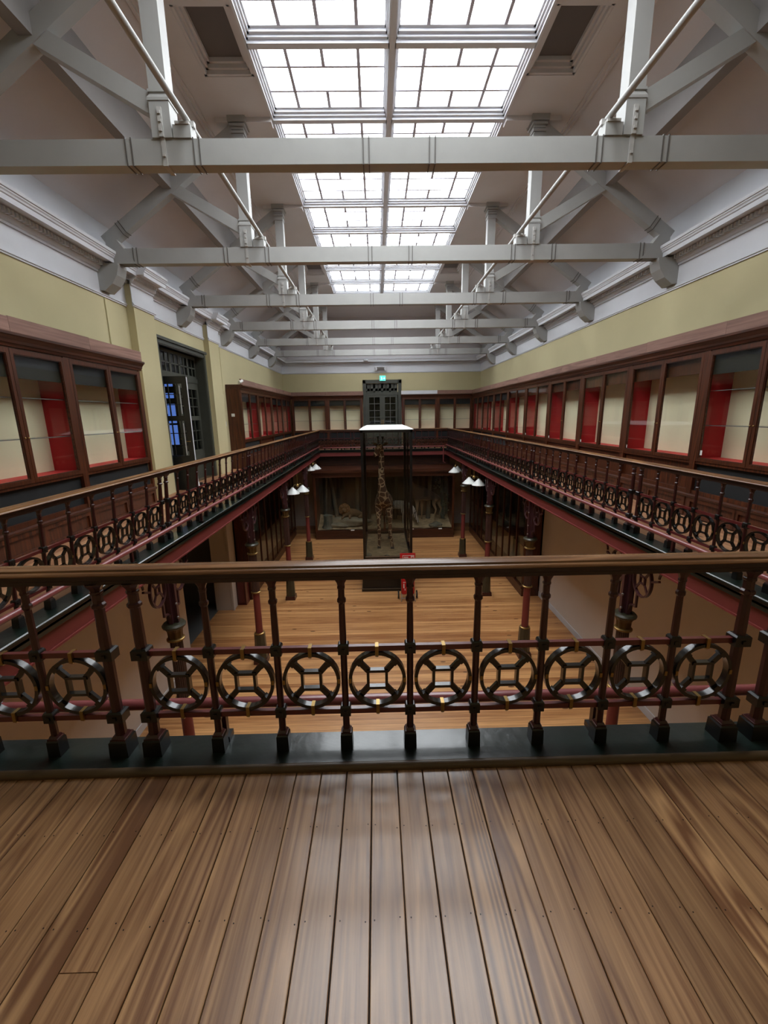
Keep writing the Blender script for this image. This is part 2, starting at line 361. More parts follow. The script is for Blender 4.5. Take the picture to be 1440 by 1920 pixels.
# dark lobby behind the lower left opening
w = MB().box(-7.6, -5.2, 8.6, 8.7, 0, 3.1).box(-7.6, -5.2, 12.3, 12.4, 0, 3.1).box(-7.7, -7.6, 8.6, 12.4, 0, 3.1).box(-7.6, -5.2, 8.6, 12.4, 3.05, 3.15).box(-7.6, -5.2, 8.6, 12.4, -.1, 0)
struct('wall_lobby', w, 'greyg', 'dark lobby beyond the lower left opening')
b = MB().box(-WL, -WL + .02, YB, 9.09, 0, .16)
struct('baseboard_left', b, 'skirt', 'white skirting along the lower left wall')
struct('baseboard_right', MB().box(WL - .02, WL, YB, 12.45, 0, .16), 'skirt', 'white skirting along the lower right wall')
struct('trim_pier', MB().box(-5.25, -4.72, 11.90, 12.3, 0, 3.8).box(-4.76, -4.70, 11.87, 11.95, 0, 3.8), 'cream', 'pale pier at the far side of the lower left opening')
# galleries
LE = 2.99          # void edge (ledge)
NE = 1.87; FE = 20.40
slab_z = 3.82
def gal(name, x0, x1, y0, y1, mat, label):
    struct(name, MB().box(x0, x1, y0, y1, 3.98, GF), mat, label)
gal('floor_left', -5.2, -3.22, 1.66, YF, 'gfloor', 'board floor of the left gallery')
gal('floor_right', 3.22, 5.2, 1.66, YF, 'gfloor', 'board floor of the right gallery')
gal('floor_far', -3.22, 3.22, 20.63, YF, 'gfloor', 'board floor of the far gallery')
struct('ceiling_lower', MB().box(-5.2, -3.1, YB, YF, 3.84, 3.97).box(3.1, 5.2, YB, YF, 3.84, 3.97).box(-3.1, 3.1, YB, 1.76, 3.84, 3.97).box(-3.1, 3.1, 20.5, YF, 3.84, 3.97), 'mahogY', 'dark boarded underside of the galleries')
# near gallery floor: each plank is built
nf = struct('floor_near', MB().box(-5.2, 5.2, YB, 1.655, 3.98, 4.085), 'gap', 'polished pine plank floor in the foreground')
pw = 0.1155; gapw = 0.0035
def plank_mesh(x0, x1, y0, y1):
    c = .0022; z0, z1 = 4.083, GF
    m = MB(); b = 0
    m.v = [(x0, y0, z0), (x1, y0, z0), (x1, y1, z0), (x0, y1, z0), (x0, y0, z1 - c), (x1, y0, z1 - c), (x1, y1, z1 - c), (x0, y1, z1 - c),
           (x0 + c, y0, z1), (x1 - c, y0, z1), (x1 - c, y1, z1), (x0 + c, y1, z1)]
    m.f = [(0, 3, 2, 1), (0, 1, 5, 4), (1, 2, 6, 5), (2, 3, 7, 6), (3, 0, 4, 7), (4, 5, 9, 8), (5, 6, 10, 9), (6, 7, 11, 10), (7, 4, 8, 11), (8, 9, 10, 11)]
    return m
nails = MB()
for k in range(-42, 42):
    x0 = .0071 + k * pw + gapw / 2 + random.uniform(-.0008, .0008); x1 = .0071 + (k + 1) * pw - gapw / 2
    if x0 < -4.9 or x1 > 4.9: continue
    cuts = [YB, 1.645]
    if k == -11: cuts = [YB, .93, 1.645]
    elif k in (-23, 19): cuts = [YB, 1.2, 1.645]
    for a, c in zip(cuts[:-1], cuts[1:]): plank_mesh(x0, x1, a + .0012, c - .0012).build('plank', 'plank', nf)
    if abs(x0) < 2.3:
        for yn in (1.36, 1.045, .73):
            for xn in (x0 + .014, x1 - .014):
                xx = xn + random.uniform(-.004, .004); yy = yn + random.uniform(-.012, .012)
                nails.lathe([(.0024, GF - .001), (.0024, GF + .0006)], 6, xx, yy)
o = nails.build('nail_head', 'gap', nf); o['kind'] = 'stuff'
# kerbs (green ledge under the balustrades), dark moulding and red girder below
def kerb(name, axis, sgn, edge, a, c, label):
    """edge: coordinate of the void edge; the kerb lies on the sgn side of it"""
    e = edge
    green = [(e, 4.095), (e, 4.112), (e + sgn * .008, 4.12), (e + sgn * .215, 4.12), (e + sgn * .215, 4.0), (e + sgn * .03, 4.0), (e + sgn * .03, 4.085)]
    o = MB().prism(green, a, c, axis).build(name, 'green'); tag(o, label, kind='structure')
    mld = [(e + sgn * .012, 4.09), (e + sgn * .012, 4.07), (e + sgn * .03, 4.055), (e + sgn * .03, 4.035), (e + sgn * .055, 4.02), (e + sgn * .055, 3.995), (e + sgn * .12, 3.995), (e + sgn * .12, 4.09)]
    MB().prism(mld, a, c, axis).build('moulding', 'black', o)
    gir = [(e + sgn * .06, 3.998), (e + sgn * .06, 3.82), (e + sgn * .25, 3.82), (e + sgn * .25, 3.998)]
    MB().prism(gir, a, c, axis).build('girder', 'girder', o)
    lip = [(e + sgn * .045, 3.835), (e + sgn * .045, 3.815), (e + sgn * .2, 3.815), (e + sgn * .2, 3.835)]
    MB().prism(lip, a, c, axis).build('girder_lip', 'girder', o)
    return o
kerb('trim_kerb_near', 'x', -1, NE, -5.1, 5.1, 'glossy dark green kerb across the foreground under the near balustrade')
kerb('trim_kerb_left', 'y', -1, -LE, NE - .02, FE + .2, 'dark green ledge edging the left gallery above a red girder')
kerb('trim_kerb_right', 'y', 1, LE, NE - .02, FE + .2, 'dark green ledge edging the right gallery above a red girder')
kerb('trim_kerb_far', 'x', 1, FE, -3.2, 3.2, 'dark ledge edging the far gallery above a red girder')
bead = [(1.632, 4.1)] + [(1.652 - .02 * math.cos(t), 4.108 + .02 * math.sin(t)) for t in [i * PI / 8 for i in range(9)]] + [(1.672, 4.1)]
struct('trim_bead', MB().prism(bead, -4.9, 4.9, 'x'), 'bead', 'olive brown rounded wooden bead between planks and green kerb', smooth=True)

# upper walls
DY0, DY1, DZ1 = 9.42, 12.12, GF + 3.33      # left door opening incl. frame
w = MB().box(-5.1, -W, YB, DY0 + .12, GF, EAVE).box(-5.1, -W, DY1 - .12, YF, GF, EAVE).box(-5.1, -W, DY0 + .12, DY1 - .12, DZ1 - .12, EAVE)
wl = struct('wall_left', w, 'yellow', 'pale yellow upper wall on the left')
wr = struct('wall_right', MB().box(W, 5.1, YB, YF, GF, EAVE), 'yellow', 'pale yellow upper wall on the right')
FDX0, FDX1 = -.78, .78                      # far door opening
w = MB().box(-5.1, FDX0, YF, YF + .12, GF, CZ + .1).box(FDX1, 5.1, YF, YF + .12, GF, CZ + .1).box(FDX0, FDX1, YF, YF + .12, GF + 3.15, CZ + .1)
wf = struct('wall_far', w, 'yellow', 'pale yellow far end wall of the upper hall')
for ya, yb in ((8.62, 9.36), (12.22, 12.96)):
    MB().box(-W - .01, -W + .14, ya, yb, GF, 8.15).build('pilaster', 'yellow', wl)
# frieze and cornice: (distance from wall, z)
frieze = [(0, 7.80), (.012, 7.80), (.012, 8.96), (0, 8.96)]
prail = [(0, 7.752), (.02, 7.755), (.02, 7.775), (.035, 7.78), (.035, 7.80), (.022, 7.805), (.022, 7.822), (.0, 7.825)]
corn = [(0, 8.12), (.035, 8.12), (.035, 8.15), (.06, 8.165), (.085, 8.2), (.085, 8.285), (.27, 8.285), (.275, 8.26), (.29, 8.26), (.29, 8.325), (.305, 8.335), (.31, 8.355), (.325, 8.37), (.325, 8.385), (.34, 8.39), (.345, 8.42), (.345, 8.435), (0, 8.445)]
bay_fw = .14
def cornice(name, side, segs, label):
    root = None
    for a, c, d in segs:
        for prof, nm, mt in ((corn, 'crown', 'plaster'), (frieze, 'frieze', 'plaster'), (prail, 'picture_rail', 'plaster')):
            if nm == 'frieze' and d: prof = [(0, 7.80), (.012, 7.80), (.012, 8.2), (0, 8.2)]
            m = MB()
            if side == 'far': m.prism([(YF - p, q) for p, q in prof], a, c, 'x')
            else:
                sg = 1 if side == 'left' else -1
                m.prism([(sg * (-W + d + p), q) for p, q in prof], a, c, 'y')
            if root is None: root = tag(m.build(name, mt), label, kind='structure')
            else: m.build(nm, mt, root)
    # dentils
    m = MB()
    if side == 'far': pass
    else:
        sg = 1 if side == 'left' else -1
        for a, c, d in segs:
            y = a
            while y < c - .05:
                xa, xb = sg * (-W + d + .08), sg * (-W + d + .135); m.box(min(xa, xb), max(xa, xb), y, y + .035, 8.215, 8.275); y += .065
        o = m.build('dentil', 'plaster', root); o['kind'] = 'stuff'
    return root
cornice('trim_cornice_left', 'left', [(YB, YF, 0), (8.58, 9.40, .14), (12.18, 13.0, .14)], 'white plaster frieze and cornice along the left wall')
cornice('trim_cornice_right', 'right', [(YB, YF, 0)], 'white plaster frieze and cornice along the right wall')
cornice('trim_cornice_far', 'far', [(-W, W, 0)], 'white plaster cornice across the far wall')
# upper part of far wall above cornice is plaster
struct('wall_far_gable', MB().box(-W, W, YF - .015, YF, 8.44, CZ), 'ceil', 'white gable above the far cornice')

# ceiling: slopes, flat strips with coffers, skylight opening
FX = 2.95; SX = 1.87; SY0, SY1 = 2.31, 19.37; BAY = 1.42
TR = [5.15 + 2.84 * i for i in range(6)]
m = MB()
for sg in (-1, 1):
    pts = [(sg * (W + .03), EAVE - .02), (sg * FX, CZ), (sg * FX, CZ + .1), (sg * (W + .03), EAVE + .1)]
    m.prism(pts, YB, YF, 'y')
ce = struct('ceiling', m, 'ceil', 'white ceiling with sloping sides round the skylight')
def coffer_strip(sg):
    m = MB(); y = YB; edges = []
    cofs = [TR[0] + 1.42, TR[3] + 1.42]
    ca, cb = 1.90, 2.58
    def q(x0, x1, y0, y1): m.box(min(sg * x0, sg * x1), max(sg * x0, sg * x1), y0, y1, CZ, CZ + .02)
    for c in cofs:
        q(SX, FX, y, c - .53); q(SX, ca, c - .53, c + .53); q(cb, FX, c - .53, c + .53); y = c + .53
    q(SX, FX, y, YF)
    m.build('flat_strip', 'ceil', ce)
    for c in cofs:
        k = MB(); zz = CZ
        for st, (i, h) in enumerate(((0, .05), (.035, .05), (.07, .06))):
            x0, x1 = ca + i, cb - i; y0, y1 = c - .53 + i, c + .53 - i; i2 = i + .035
            xs = sorted((sg * x0, sg * x1))
            xa, xb = xs; t = .035
            z0, z1 = CZ + .05 * st, CZ + .05 * st + .06
            k.box(xa - .001, xa + t, y0, y1, z0 + .01, z1); k.box(xb - t, xb + .001, y0, y1, z0 + .01, z1)
            k.box(xa, xb, y0, y0 + t, z0 + .01, z1); k.box(xa, xb, y1 - t, y1, z0 + .01, z1)
        k.build('coffer_moulding', 'ceil', ce)
        xs = sorted((sg * ca, sg * cb))
        MB().box(xs[0], xs[1], c - .53, c + .53, CZ + .16, CZ + .18).build('coffer_panel', 'coffer', ce)
for sg in (-1, 1): coffer_strip(sg)
MB().box(-SX, SX, SY1, YF, CZ, CZ + .02).build('flat_end', 'ceil', ce)
MB().box(-SX, SX, YB, SY0, CZ, CZ + .02).build('flat_end', 'ceil', ce)
for sg in (-1, 1):
    m = MB()
    for x0, x1, z0 in ((FX - .035, FX + .01, CZ - .03), (FX + .01, FX + .05, CZ - .065)):
        xs = sorted((sg * x0, sg * x1)); m.box(xs[0], xs[1], YB, YF, z0, CZ + .01)
    m.build('slope_moulding', 'ceil', ce)
    for t in TR:
        xs = sorted((sg * SX, sg * 2.75)); MB().box(xs[0], xs[1], t - .09, t + .09, CZ - .07, CZ + .01).build('ceiling_rib', 'ceil', ce)
# skylight
GZ = CZ + .13
sk = struct('window_skylight', MB().box(-.035, .035, SY0, SY1, CZ - .03, GZ + .03), 'plaster', 'long daylit skylight of leaded panes down the middle of the ceiling')
mou = [(0, CZ - .02), (.03, CZ - .02), (.03, CZ + .02), (.055, CZ + .02), (.055, CZ + .05), (.08, CZ + .05), (.08, CZ + .085), (.105, CZ + .085), (.105, GZ + .02), (0, GZ + .02)]
for sg in (-1, 1):
    MB().prism([(sg * (SX - p), q) for p, q in mou], SY0, SY1, 'y').build('frame_moulding', 'plaster', sk)
    MB().prism([(sg * (.03 + p * .62), q) for p, q in mou], SY0, SY1, 'y').build('frame_moulding', 'plaster', sk)
nb = int(round((SY1 - SY0) / BAY)); BAY = (SY1 - SY0) / nb
def transom(y, s):
    for q in (1, -1):
        if (s == 0 and q == -1) or (s == nb and q == 1): continue
        for sg in (-1, 1):
            a, c = sorted((sg * .035, sg * (SX - .02)))
            MB().prism([(y + q * p * 1.5, z) for p, z in mou], a, c, 'x').build('transom_moulding', 'plaster', sk)
mbars = {}
rows = [0, .30, .70, 1.0]; cols = {0: [0, .215, .5, .79, 1], 1: [0, .215, .79, 1], 2: [0, .215, .5, .79, 1]}
for i in range(nb + 1): transom(SY0 + i * BAY, i)
for i in range(nb):
    ya, yb = SY0 + i * BAY + .15, SY0 + (i + 1) * BAY - .15
    for sg in (-1, 1):
        xo, xi = sg * (SX - .105), sg * .095
        if ya < 3.6:                       # behind the viewer: one sheet per bay
            xs = sorted((xo, xi)); MB().box(xs[0], xs[1], ya, yb, GZ, GZ + .01).build('pane', 'pane', sk); continue
        for r in range(3):
            y0, y1 = ya + (yb - ya) * rows[r], ya + (yb - ya) * rows[r + 1]
            if r: 
                xs = sorted((xo, xi)); MB().box(xs[0], xs[1], y0 - .016, y0 + .016, GZ - .045, GZ - .001).build('glazing_bar', 'sbar', sk)
            cc = cols[r]
            for j in range(len(cc) - 1):
                x0, x1 = xo + (xi - xo) * cc[j], xo + (xi - xo) * cc[j + 1]
                xs = sorted((x0, x1)); MB().box(xs[0] + .001, xs[1] - .001, y0 + .001, y1 - .001, GZ, GZ + .01).build('pane', 'pane', sk)
                if j: MB().box(x0 - .021, x0 + .021, y0 + .01, y1 - .01, GZ - .05, GZ - .001).build('glazing_bar', 'sbar', sk)
# purlins
for sg, nm in ((-1, 'left'), (1, 'right')):
    pts = [(sg * 3.56, 9.35), (sg * 3.70, 9.35), (sg * 3.70, 9.84), (sg * 3.56, 9.94)]
    tag(MB().prism(pts, YB, YF, 'y').build('roof_purlin', 'purlin'), 'long white roof purlin under the %s ceiling slope' % nm, 'beam', 'roof purlins')

# ------------------------------------------------------------------ roof trusses
BZ0, BZ1, BT = 8.25, 8.485, .075
tm = {}
tm['tie'] = MB().box(-4.74, 4.74, -BT, BT, BZ0, BZ1).mesh('tie_beam', 'beam')
tm['rod'] = None
def post_mb():
    m = MB().box(-.1, .1, -.095, .095, BZ1 - .0, 8.80)
    m.box(-.108, .108, -.103, .103, 8.80, 8.825); m.frustum(0, 0, 8.825, 8.86, .108, .103, .088, .083); m.box(-.1, .1, -.095, .095, 8.875, 8.90)
    m.box(-.088, .088, -.083, .083, 8.86, 10.06)
    return m
tm['post'] = post_mb().mesh('post', 'beam')
cap = MB()
for i, (z, a) in enumerate(((10.02, .1), (10.06, .09), (10.10, .105), (10.15, .095), (10.19, .12), (10.24, .14))): cap.box(-a, a, -a, a, z, z + .035 if i < 5 else CZ)
tm['cap'] = cap.mesh('capital', 'beam')
def mirrored(mb):
    m = MB(); m.v = [(-x, y, z) for x, y, z in mb.v]; m.f = [tuple(reversed(f)) for f in mb.f]; return m
raft = MB().bar((4.76, 0, 8.59), (2.42, 0, 10.20), .14, .19)
strut = MB().bar((2.48, 0, 8.78), (3.60, 0, 9.40), .12, .17)
foot = MB().prism([(4.74, 8.25), (4.74, 8.70), (4.56, 8.62), (4.28, 8.25)], -.085, .085, 'y')
corbel = MB().prism([(W + .01, 7.84), (W - .10, 7.83), (W - .24, 7.94), (W - .33, 8.07), (W - .37, 8.20), (W - .37, 8.25), (W + .01, 8.25)], -.13, .13, 'y')
block = MB().box(2.12, 2.3, -.09, .07, BZ1, 8.60)
strap = MB().box(-.022, .022, -.112, -.095, BZ1 - .0, 8.74).box(-.022, .022, -.088, -BT, BZ0 - .012, BZ1).box(-.022, .022, -BT, .09, BZ0 - .014, BZ0)
for z in (8.33, 8.54, 8.62, 8.69): strap.cbox(0, -.115 if z > 8.5 else -.092, z, .026, .02, .026)
saddle = MB().box(2.13, 2.27, -.1, .08, 8.60, 8.625).cbox(2.12, -.01, 8.635, .04, .05, .05).cbox(2.22, -.01, 8.64, .05, .06, .05)
for k, mb in (('raft', raft), ('strut', strut), ('foot', foot), ('corbel', corbel), ('block', block), ('saddle', saddle)):
    tm[k, 1] = mb.mesh(k, 'iron' if k == 'saddle' else 'beam'); tm[k, -1] = mirrored(mb).mesh(k, 'iron' if k == 'saddle' else 'beam')
tm['strap'] = strap.mesh('strap', 'iron')
bnd = MB()
for x in (-.03, .03): bnd.box(x - .0055, x + .0055, -BT - .009, BT + .009, BZ0 - .009, BZ1 + .009)
tm['band'] = bnd.mesh('iron_band', 'bandi')
rb = MB()
_d = Vector((2.42 - 4.76, 0, 10.20 - 8.59)).normalized()
for t in (.33, .39): 
    c = Vector((4.76, 0, 8.59)) + _d * t; rb.bar(c - _d * .006, c + _d * .006, .155, .205)
tm['rband', 1] = rb.mesh('rafter_band', 'bandi'); tm['rband', -1] = mirrored(rb).mesh('rafter_band', 'bandi')
for i, y in enumerate(TR):
    t = thing('roof_truss', ['nearest white timber roof truss, its broad tie beam crossing the skylight', 'second white timber roof truss counting from the nearest', 'third white timber roof truss counting from the nearest', 'fourth white timber roof truss, third from the far wall', 'fifth white timber roof truss, last but one before the far wall', 'farthest white timber roof truss, just before the far wall'][i], 'truss', (0, y, 0), group='roof trusses')
    put('tie_beam', tm['tie'], t)
    for x in (-2.77, -2.08, -.345, .34, 2.08, 2.77, -4.28, 4.28): put('iron_band', tm['band'], t, (x, 0, 0))
    for sg in (-1, 1):
        p = put('post', tm['post'], t, (sg * 2.41, 0, 0)); put('capital', tm['cap'], p)
        put('strap', tm['strap'], t, (sg * 2.41, 0, 0))
        r = put('rafter', tm['raft', sg], t); put('rafter_band', tm['rband', sg], r)
        put('strut', tm['strut', sg], t); put('rafter_foot', tm['foot', sg], t); put('corbel', tm['corbel', sg], t)
        put('rod_block', tm['block', sg], t); put('saddle', tm['saddle', sg], t)
for sg, nm in ((-1, 'left'), (1, 'right')):
    t = thing('tie_rod', 'round white rod running along the %s side of the truss beams' % nm, 'rod', (sg * 2.165, 0, 8.66), group='long white rods')
    MB().tube([(0, YB, 0), (0, 19.4, 0)], .032, 14).build('rod', 'beam', t, smooth=True)
    MB().cbox(0, 19.42, 0, .12, .05, .1).build('end_bracket', 'iron', t)

# ------------------------------------------------------------------ balustrades
def baluster_meshes(k):
    """k: girth factor; heights from the gallery floor"""
    ft = MB().frustum(0, 0, .02, .098, .037 * k, .037 * k, .035 * k, .035 * k).frustum(0, 0, .098, .106, .035 * k, .035 * k, .029 * k, .029 * k)
    r8 = PI / 8
    sh = MB().box(-.030 * k, .030 * k, -.030 * k, .030 * k, .104, .112).frustum(0, 0, .112, .124, .026 * k, .026 * k, .02 * k, .02 * k)
    sh.lathe([(.0215 * k, .125), (.0205 * k, .20), (.02 * k, .56), (.0205 * k, .62), (.018 * k, .78)], 8, rot=r8)
    sh.lathe([(.018 * k, .775), (.026 * k, .785), (.026 * k, .797), (.019 * k, .805), (.019 * k, .845), (.023 * k, .85), (.023 * k, .858), (.02 * k, .862), (.024 * k, .875), (.036 * k, .893), (.036 * k, .90)], 8, rot=r8)
    co = MB()
    co.cbox(0, 0, 0, .062 * k, .05 * k, .046)
    co.frustum(0, 0, .023, .031, .031 * k, .025 * k, .024 * k, .02 * k)
    co.lathe([(.009, 0), (.009, .0)], 6)
    co.box(-.008, .008, -.03 * k, .03 * k, -.008, .008)
    return ft.mesh('foot', 'black'), sh.mesh('baluster', 'red', True, .5), co.mesh('collar', 'black')
BN = baluster_meshes(.8); BP = baluster_meshes(1.2)
def ring_mesh(rx, rz, nm):
    m = MB().hoop(0, 0, rx, rz, .0165, -.016, .016, 36)
    a = .050; t = .013
    m.box(-a, a, -.013, .013, a - t, a); m.box(-a, a, -.013, .013, -a, -a + t)
    m.box(-a, -a + t, -.013, .013, -a + t, a - t); m.box(a - t, a, -.013, .013, -a + t, a - t)
    for sx in (-1, 1):
        for sz in (-1, 1):
            p = (sx * (a - .008), 0, sz * (a - .008)); q = (sx * (rx - .012) * .707, 0, sz * (rz - .012) * .707)
            m.bar(p, q, .026, .016, (0, 1, 0)); m.bar((q[0] * .86, 0, q[2] * .86), (q[0] * 1.02, 0, q[2] * 1.02), .028, .034, (0, 1, 0))
    return m.mesh(nm, 'ring', True, .5)
clipm = MB().cbox(0, 0, 0, .016, .04, .05).frustum(0, 0, -.034, -.025, .004, .012, .008, .02).mesh('clip', 'brass')
sidem = MB().cbox(0, 0, 0, .012, .04, .022).mesh('side_clip', 'brass')
hr = [(-.030, .942), (-.050, .944), (-.056, .950), (-.053, .956), (-.046, .961), (-.040, .9615), (-.040, .964), (-.037, .970), (-.02, .975), (0, .976)]
hr = hr + [(-a, b) for a, b in reversed(hr[:-1])]
RZ = .388
def balustrade(name, label, length, pairs, loc, rotz, lean=0.0, clips=True, railmat='rail', pitch=.311):
    """local x runs along the rail, origin at gallery floor level; pairs: x of post pairs, rings fill between"""
    t = thing(name, label, 'balustrade', loc, (0, 0, rotz)); t.rotation_mode = 'XYZ'
    if lean: t.rotation_euler = (0, lean, rotz) if False else t.rotation_euler
    h_ = MB().prism(hr, 0, length, 'x').build('handrail', railmat, t, smooth=True)
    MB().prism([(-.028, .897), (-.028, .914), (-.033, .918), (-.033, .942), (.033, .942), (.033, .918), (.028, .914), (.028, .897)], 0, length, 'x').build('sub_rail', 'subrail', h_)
    st = [0.0]; 
    edges = [0.0]
    spans = []
    prev = 0.0
    for p in pairs + [None]:
        end = length if p is None else p - .08
        n = max(1, int(round((end - prev) / pitch))); d = (end - prev) / n
        spans.append((prev, end, n, d)); prev = None if p is None else p + .08
    def bal(x, B, kind):
        b = put('baluster', B[1], t, (x, 0, 0)); put('foot', B[0], b)
        for z in (.222, .548): put('collar', B[2], b, (0, 0, z))
        return b
    for a, e, n, d in spans:
        me = ring_mesh(d / 2 - .019, .146, 'ring')
        for z in (.208, .537): MB().box(a, e, -.011, .011, z, z + .026).build('crossbar', 'redrail', t)
        for i in range(n + 1):
            x = a + i * d
            bal(x, BP if i in (0, n) else BN, 0)
        for i in range(n):
            r = put('ring', me, t, (a + (i + .5) * d, 0, RZ))
            if clips:
                put('clip', clipm, r, (0, 0, .152)); put('clip', clipm, r, (0, 0, -.152))
            for sx in (-1, 1): put('side_clip', sidem, r, (sx * (d / 2 - .026), 0, 0))
    return t
NBY = 1.77; SBX = 3.135; FBY = 20.55
balustrade('balustrade', 'near iron balustrade with ring panels and oak handrail crossing the foreground', 2 * SBX, [SBX - 1.47, SBX + 1.475], (-SBX, NBY, GF), 0)
# left balustrade leans a little into the void
tl = balustrade('balustrade', 'long iron balustrade along the left gallery edge, leaning slightly inward', FBY - NBY, [3.69, 7.43, 11.17, 14.92], (-SBX, NBY, GF), PI / 2, railmat='railY', clips=False, pitch=.331)
tl.matrix_world = Matrix.Translation((-SBX, NBY, GF)) @ Matrix.Rotation(.075, 4, 'Y') @ Matrix.Rotation(PI / 2, 4, 'Z')
balustrade('balustrade', 'long iron balustrade along the right gallery edge', FBY - NBY, [3.69, 7.49, 11.2, 14.94], (SBX, NBY, GF), PI / 2, railmat='railY', clips=False, pitch=.331)
balustrade('balustrade', 'far iron balustrade behind the tall giraffe case', 2 * SBX, [SBX - 1.47, SBX + 1.475], (-SBX, FBY, GF), 0, clips=False)
def pipe(label, p, q, supports):
    t = thing('pipe', label, 'pipe', (0, 0, 0), group='red pipes outside the balustrades')
    MB().tube([p, q], .027, 14).build('tube', 'pipe', t, smooth=True)
    for s in supports:
        MB().cbox(s[0], s[1], (4.12 + 4.27) / 2, .03, .03, .15).build('support', 'red', t)
        MB().cbox(s[0], s[1], 4.135, .06, .06, .03).build('support_foot', 'black', t)
    return t
pz = GF + .19
pipe('pink red pipe running behind the near balustrade rings', (-2.95, 1.885, pz), (2.95, 1.885, pz), [(-1.08, 1.84), (.79, 1.84)])
pipe('pink red pipe running along the outside of the left balustrade', (-3.035, 1.885, pz), (-3.035, 20.4, pz), [(-3.035, 2.6 + 1.9 * i) for i in range(10)])
pipe('pink red pipe running along the outside of the right balustrade', (3.035, 1.885, pz), (3.035, 20.4, pz), [(3.035, 2.6 + 1.9 * i) for i in range(10)])
pipe('thin red pipe under the far balustrade with a drop at the right corner', (-2.9, 20.42, GF + .12), (2.95, 20.42, GF + .12), [(-2.0, 20.43), (0, 20.43), (2.0, 20.43)])

_fp = [o for o in S.objects if o.name.startswith('pipe') and 'far balustrade' in o.get('label', '')][0]
MB().tube([(2.9, 20.37, GF + .12), (2.9, 20.37, 3.48), (3.0, 20.4, 3.42)], .024, 12).build('drop_pipe', 'pipe', _fp, smooth=True)
# ------------------------------------------------------------------ cast iron columns
def column_meshes():
    d = {}
    d['plinth'] = MB().frustum(0, 0, 0, .12, .155, .155, .145, .145).mesh('plinth', 'red')
    d['ped'] = MB().lathe([(.15, .12), (.145, .16), (.125, .72), (.13, .74)], 8, rot=PI / 8).mesh('pedestal', 'colgreen')
    d['ring'] = lambda z, r: MB().lathe([(r * .85, z), (r, z + .01), (r, z + .03), (r * .85, z + .04)], 20).mesh('gilt_ring', 'brass', True)
    d['r1'] = d['ring'](.735, .118); d['r2'] = d['ring'](1.77, .112); d['r3'] = d['ring'](2.70, .118)
    d['red'] = MB().lathe([(.085, .74), (.08, .8), (.075, 1.78)], 20).mesh('lower_shaft', 'girder', True)
    fl = MB(); n = 40; b = 0
    for z, R in ((1.79, .092), (1.9, .088), (2.72, .082)):
        for k in range(n):
            t = 2 * PI * k / n; r = R * (1 if k % 2 else .9); fl.v.append((r * math.cos(t), r * math.sin(t), z))
    for i in range(2):
        for k in range(n):
            l = (k + 1) % n; fl.f.append((i * n + k, i * n + l, (i + 1) * n + l, (i + 1) * n + k))
    d['flute'] = fl.mesh('fluted_shaft', 'colbrown')
    cp = MB(); n = 32
    prof = ((2.72, .092), (2.84, .10), (2.9, .13))
    for z, R in prof:
        for k in range(n):
            t = 2 * PI * k / n; r = R * (1 if (k // 2) % 2 else .9); cp.v.append((r * math.cos(t), r * math.sin(t), z))
    for i in range(2):
        for k in range(n):
            l = (k + 1) % n; cp.f.append((i * n + k, i * n + l, (i + 1) * n + l, (i + 1) * n + k))
    d['cap'] = cp.mesh('capital', 'goldp')
    d['abac'] = MB().lathe([(.12, 2.89), (.15, 2.91), (.155, 2.935), (.135, 2.96), (.06, 2.965)], 20).mesh('abacus', 'colgreen', True)
    up = MB()
    for x, y in ((0, -.055), (0, .055), (-.055, 0), (.055, 0)): up.cbox(x, y, 3.4, .05, .05, .86)
    up.cbox(0, 0, 3.4, .07, .07, .86)
    d['up'] = up.mesh('upper_post', 'purple')
    # openwork bracket in the yz plane, +y side
    def ring_yz(cy, cz, rx, rz):
        h = MB().hoop(cy, cz, rx, rz, .022, -.02, .02, 28); a = .055; t = .018
        for q in ((cy - a, cy + a, cz + a - t, cz + a), (cy - a, cy + a, cz - a, cz - a + t), (cy - a, cy - a + t, cz - a, cz + a), (cy + a - t, cy + a, cz - a, cz + a)):
            h.box(q[0], q[1], -.014, .014, q[2], q[3])
        for sx in (-1, 1):
            for sz in (-1, 1): h.bar((cy + sx * a * .9, 0, cz + sz * a * .9), (cy + sx * rx * .68, 0, cz + sz * rz * .68), .026, .018, (0, 1, 0))
        return h
    br = ring_yz(.285, 3.555, .19, .235)
    arc = lambda c, r, a0, a1, n=9: [(c[0] + r * math.cos(a0 + (a1 - a0) * i / n), 0, c[1] + r * math.sin(a0 + (a1 - a0) * i / n)) for i in range(n + 1)]
    br.tube(arc((.17, 3.05), .10, PI, PI / 2), .016, 6); br.bar((.17, 0, 3.15), (.21, 0, 3.15), .03, .03); br.bar((.21, 0, 3.14), (.21, 0, 3.36), .028, .028)
    br.tube(arc((.70, 3.69), .11, PI, PI / 2), .016, 6); br.bar((.46, 0, 3.60), (.6, 0, 3.66), .03, .028); br.bar((.68, 0, 3.8), (.9, 0, 3.81), .03, .026)
    br.box(.05, .75, -.018, .018, 3.79, 3.818); br.tube([(.14, 0, 3.745), (.10, 0, 3.74)], .014, 6)
    m2 = MB(); m2.v = [(y, x, z) for x, y, z in br.v]; m2.f = br.f
    d['br'] = m2.mesh('bracket', 'purple', True, .5)
    d['bolt'] = MB().lathe([(.0, -.016), (.013, -.012), (.016, 0), (.013, .012), (0, .016)], 8).mesh('bolt', 'chrome', True)
    return d
CM = column_meshes()
CY = [5.38, 9.1, 12.66, 16.5]
cl = ['nearest', 'second', 'third', 'farthest']
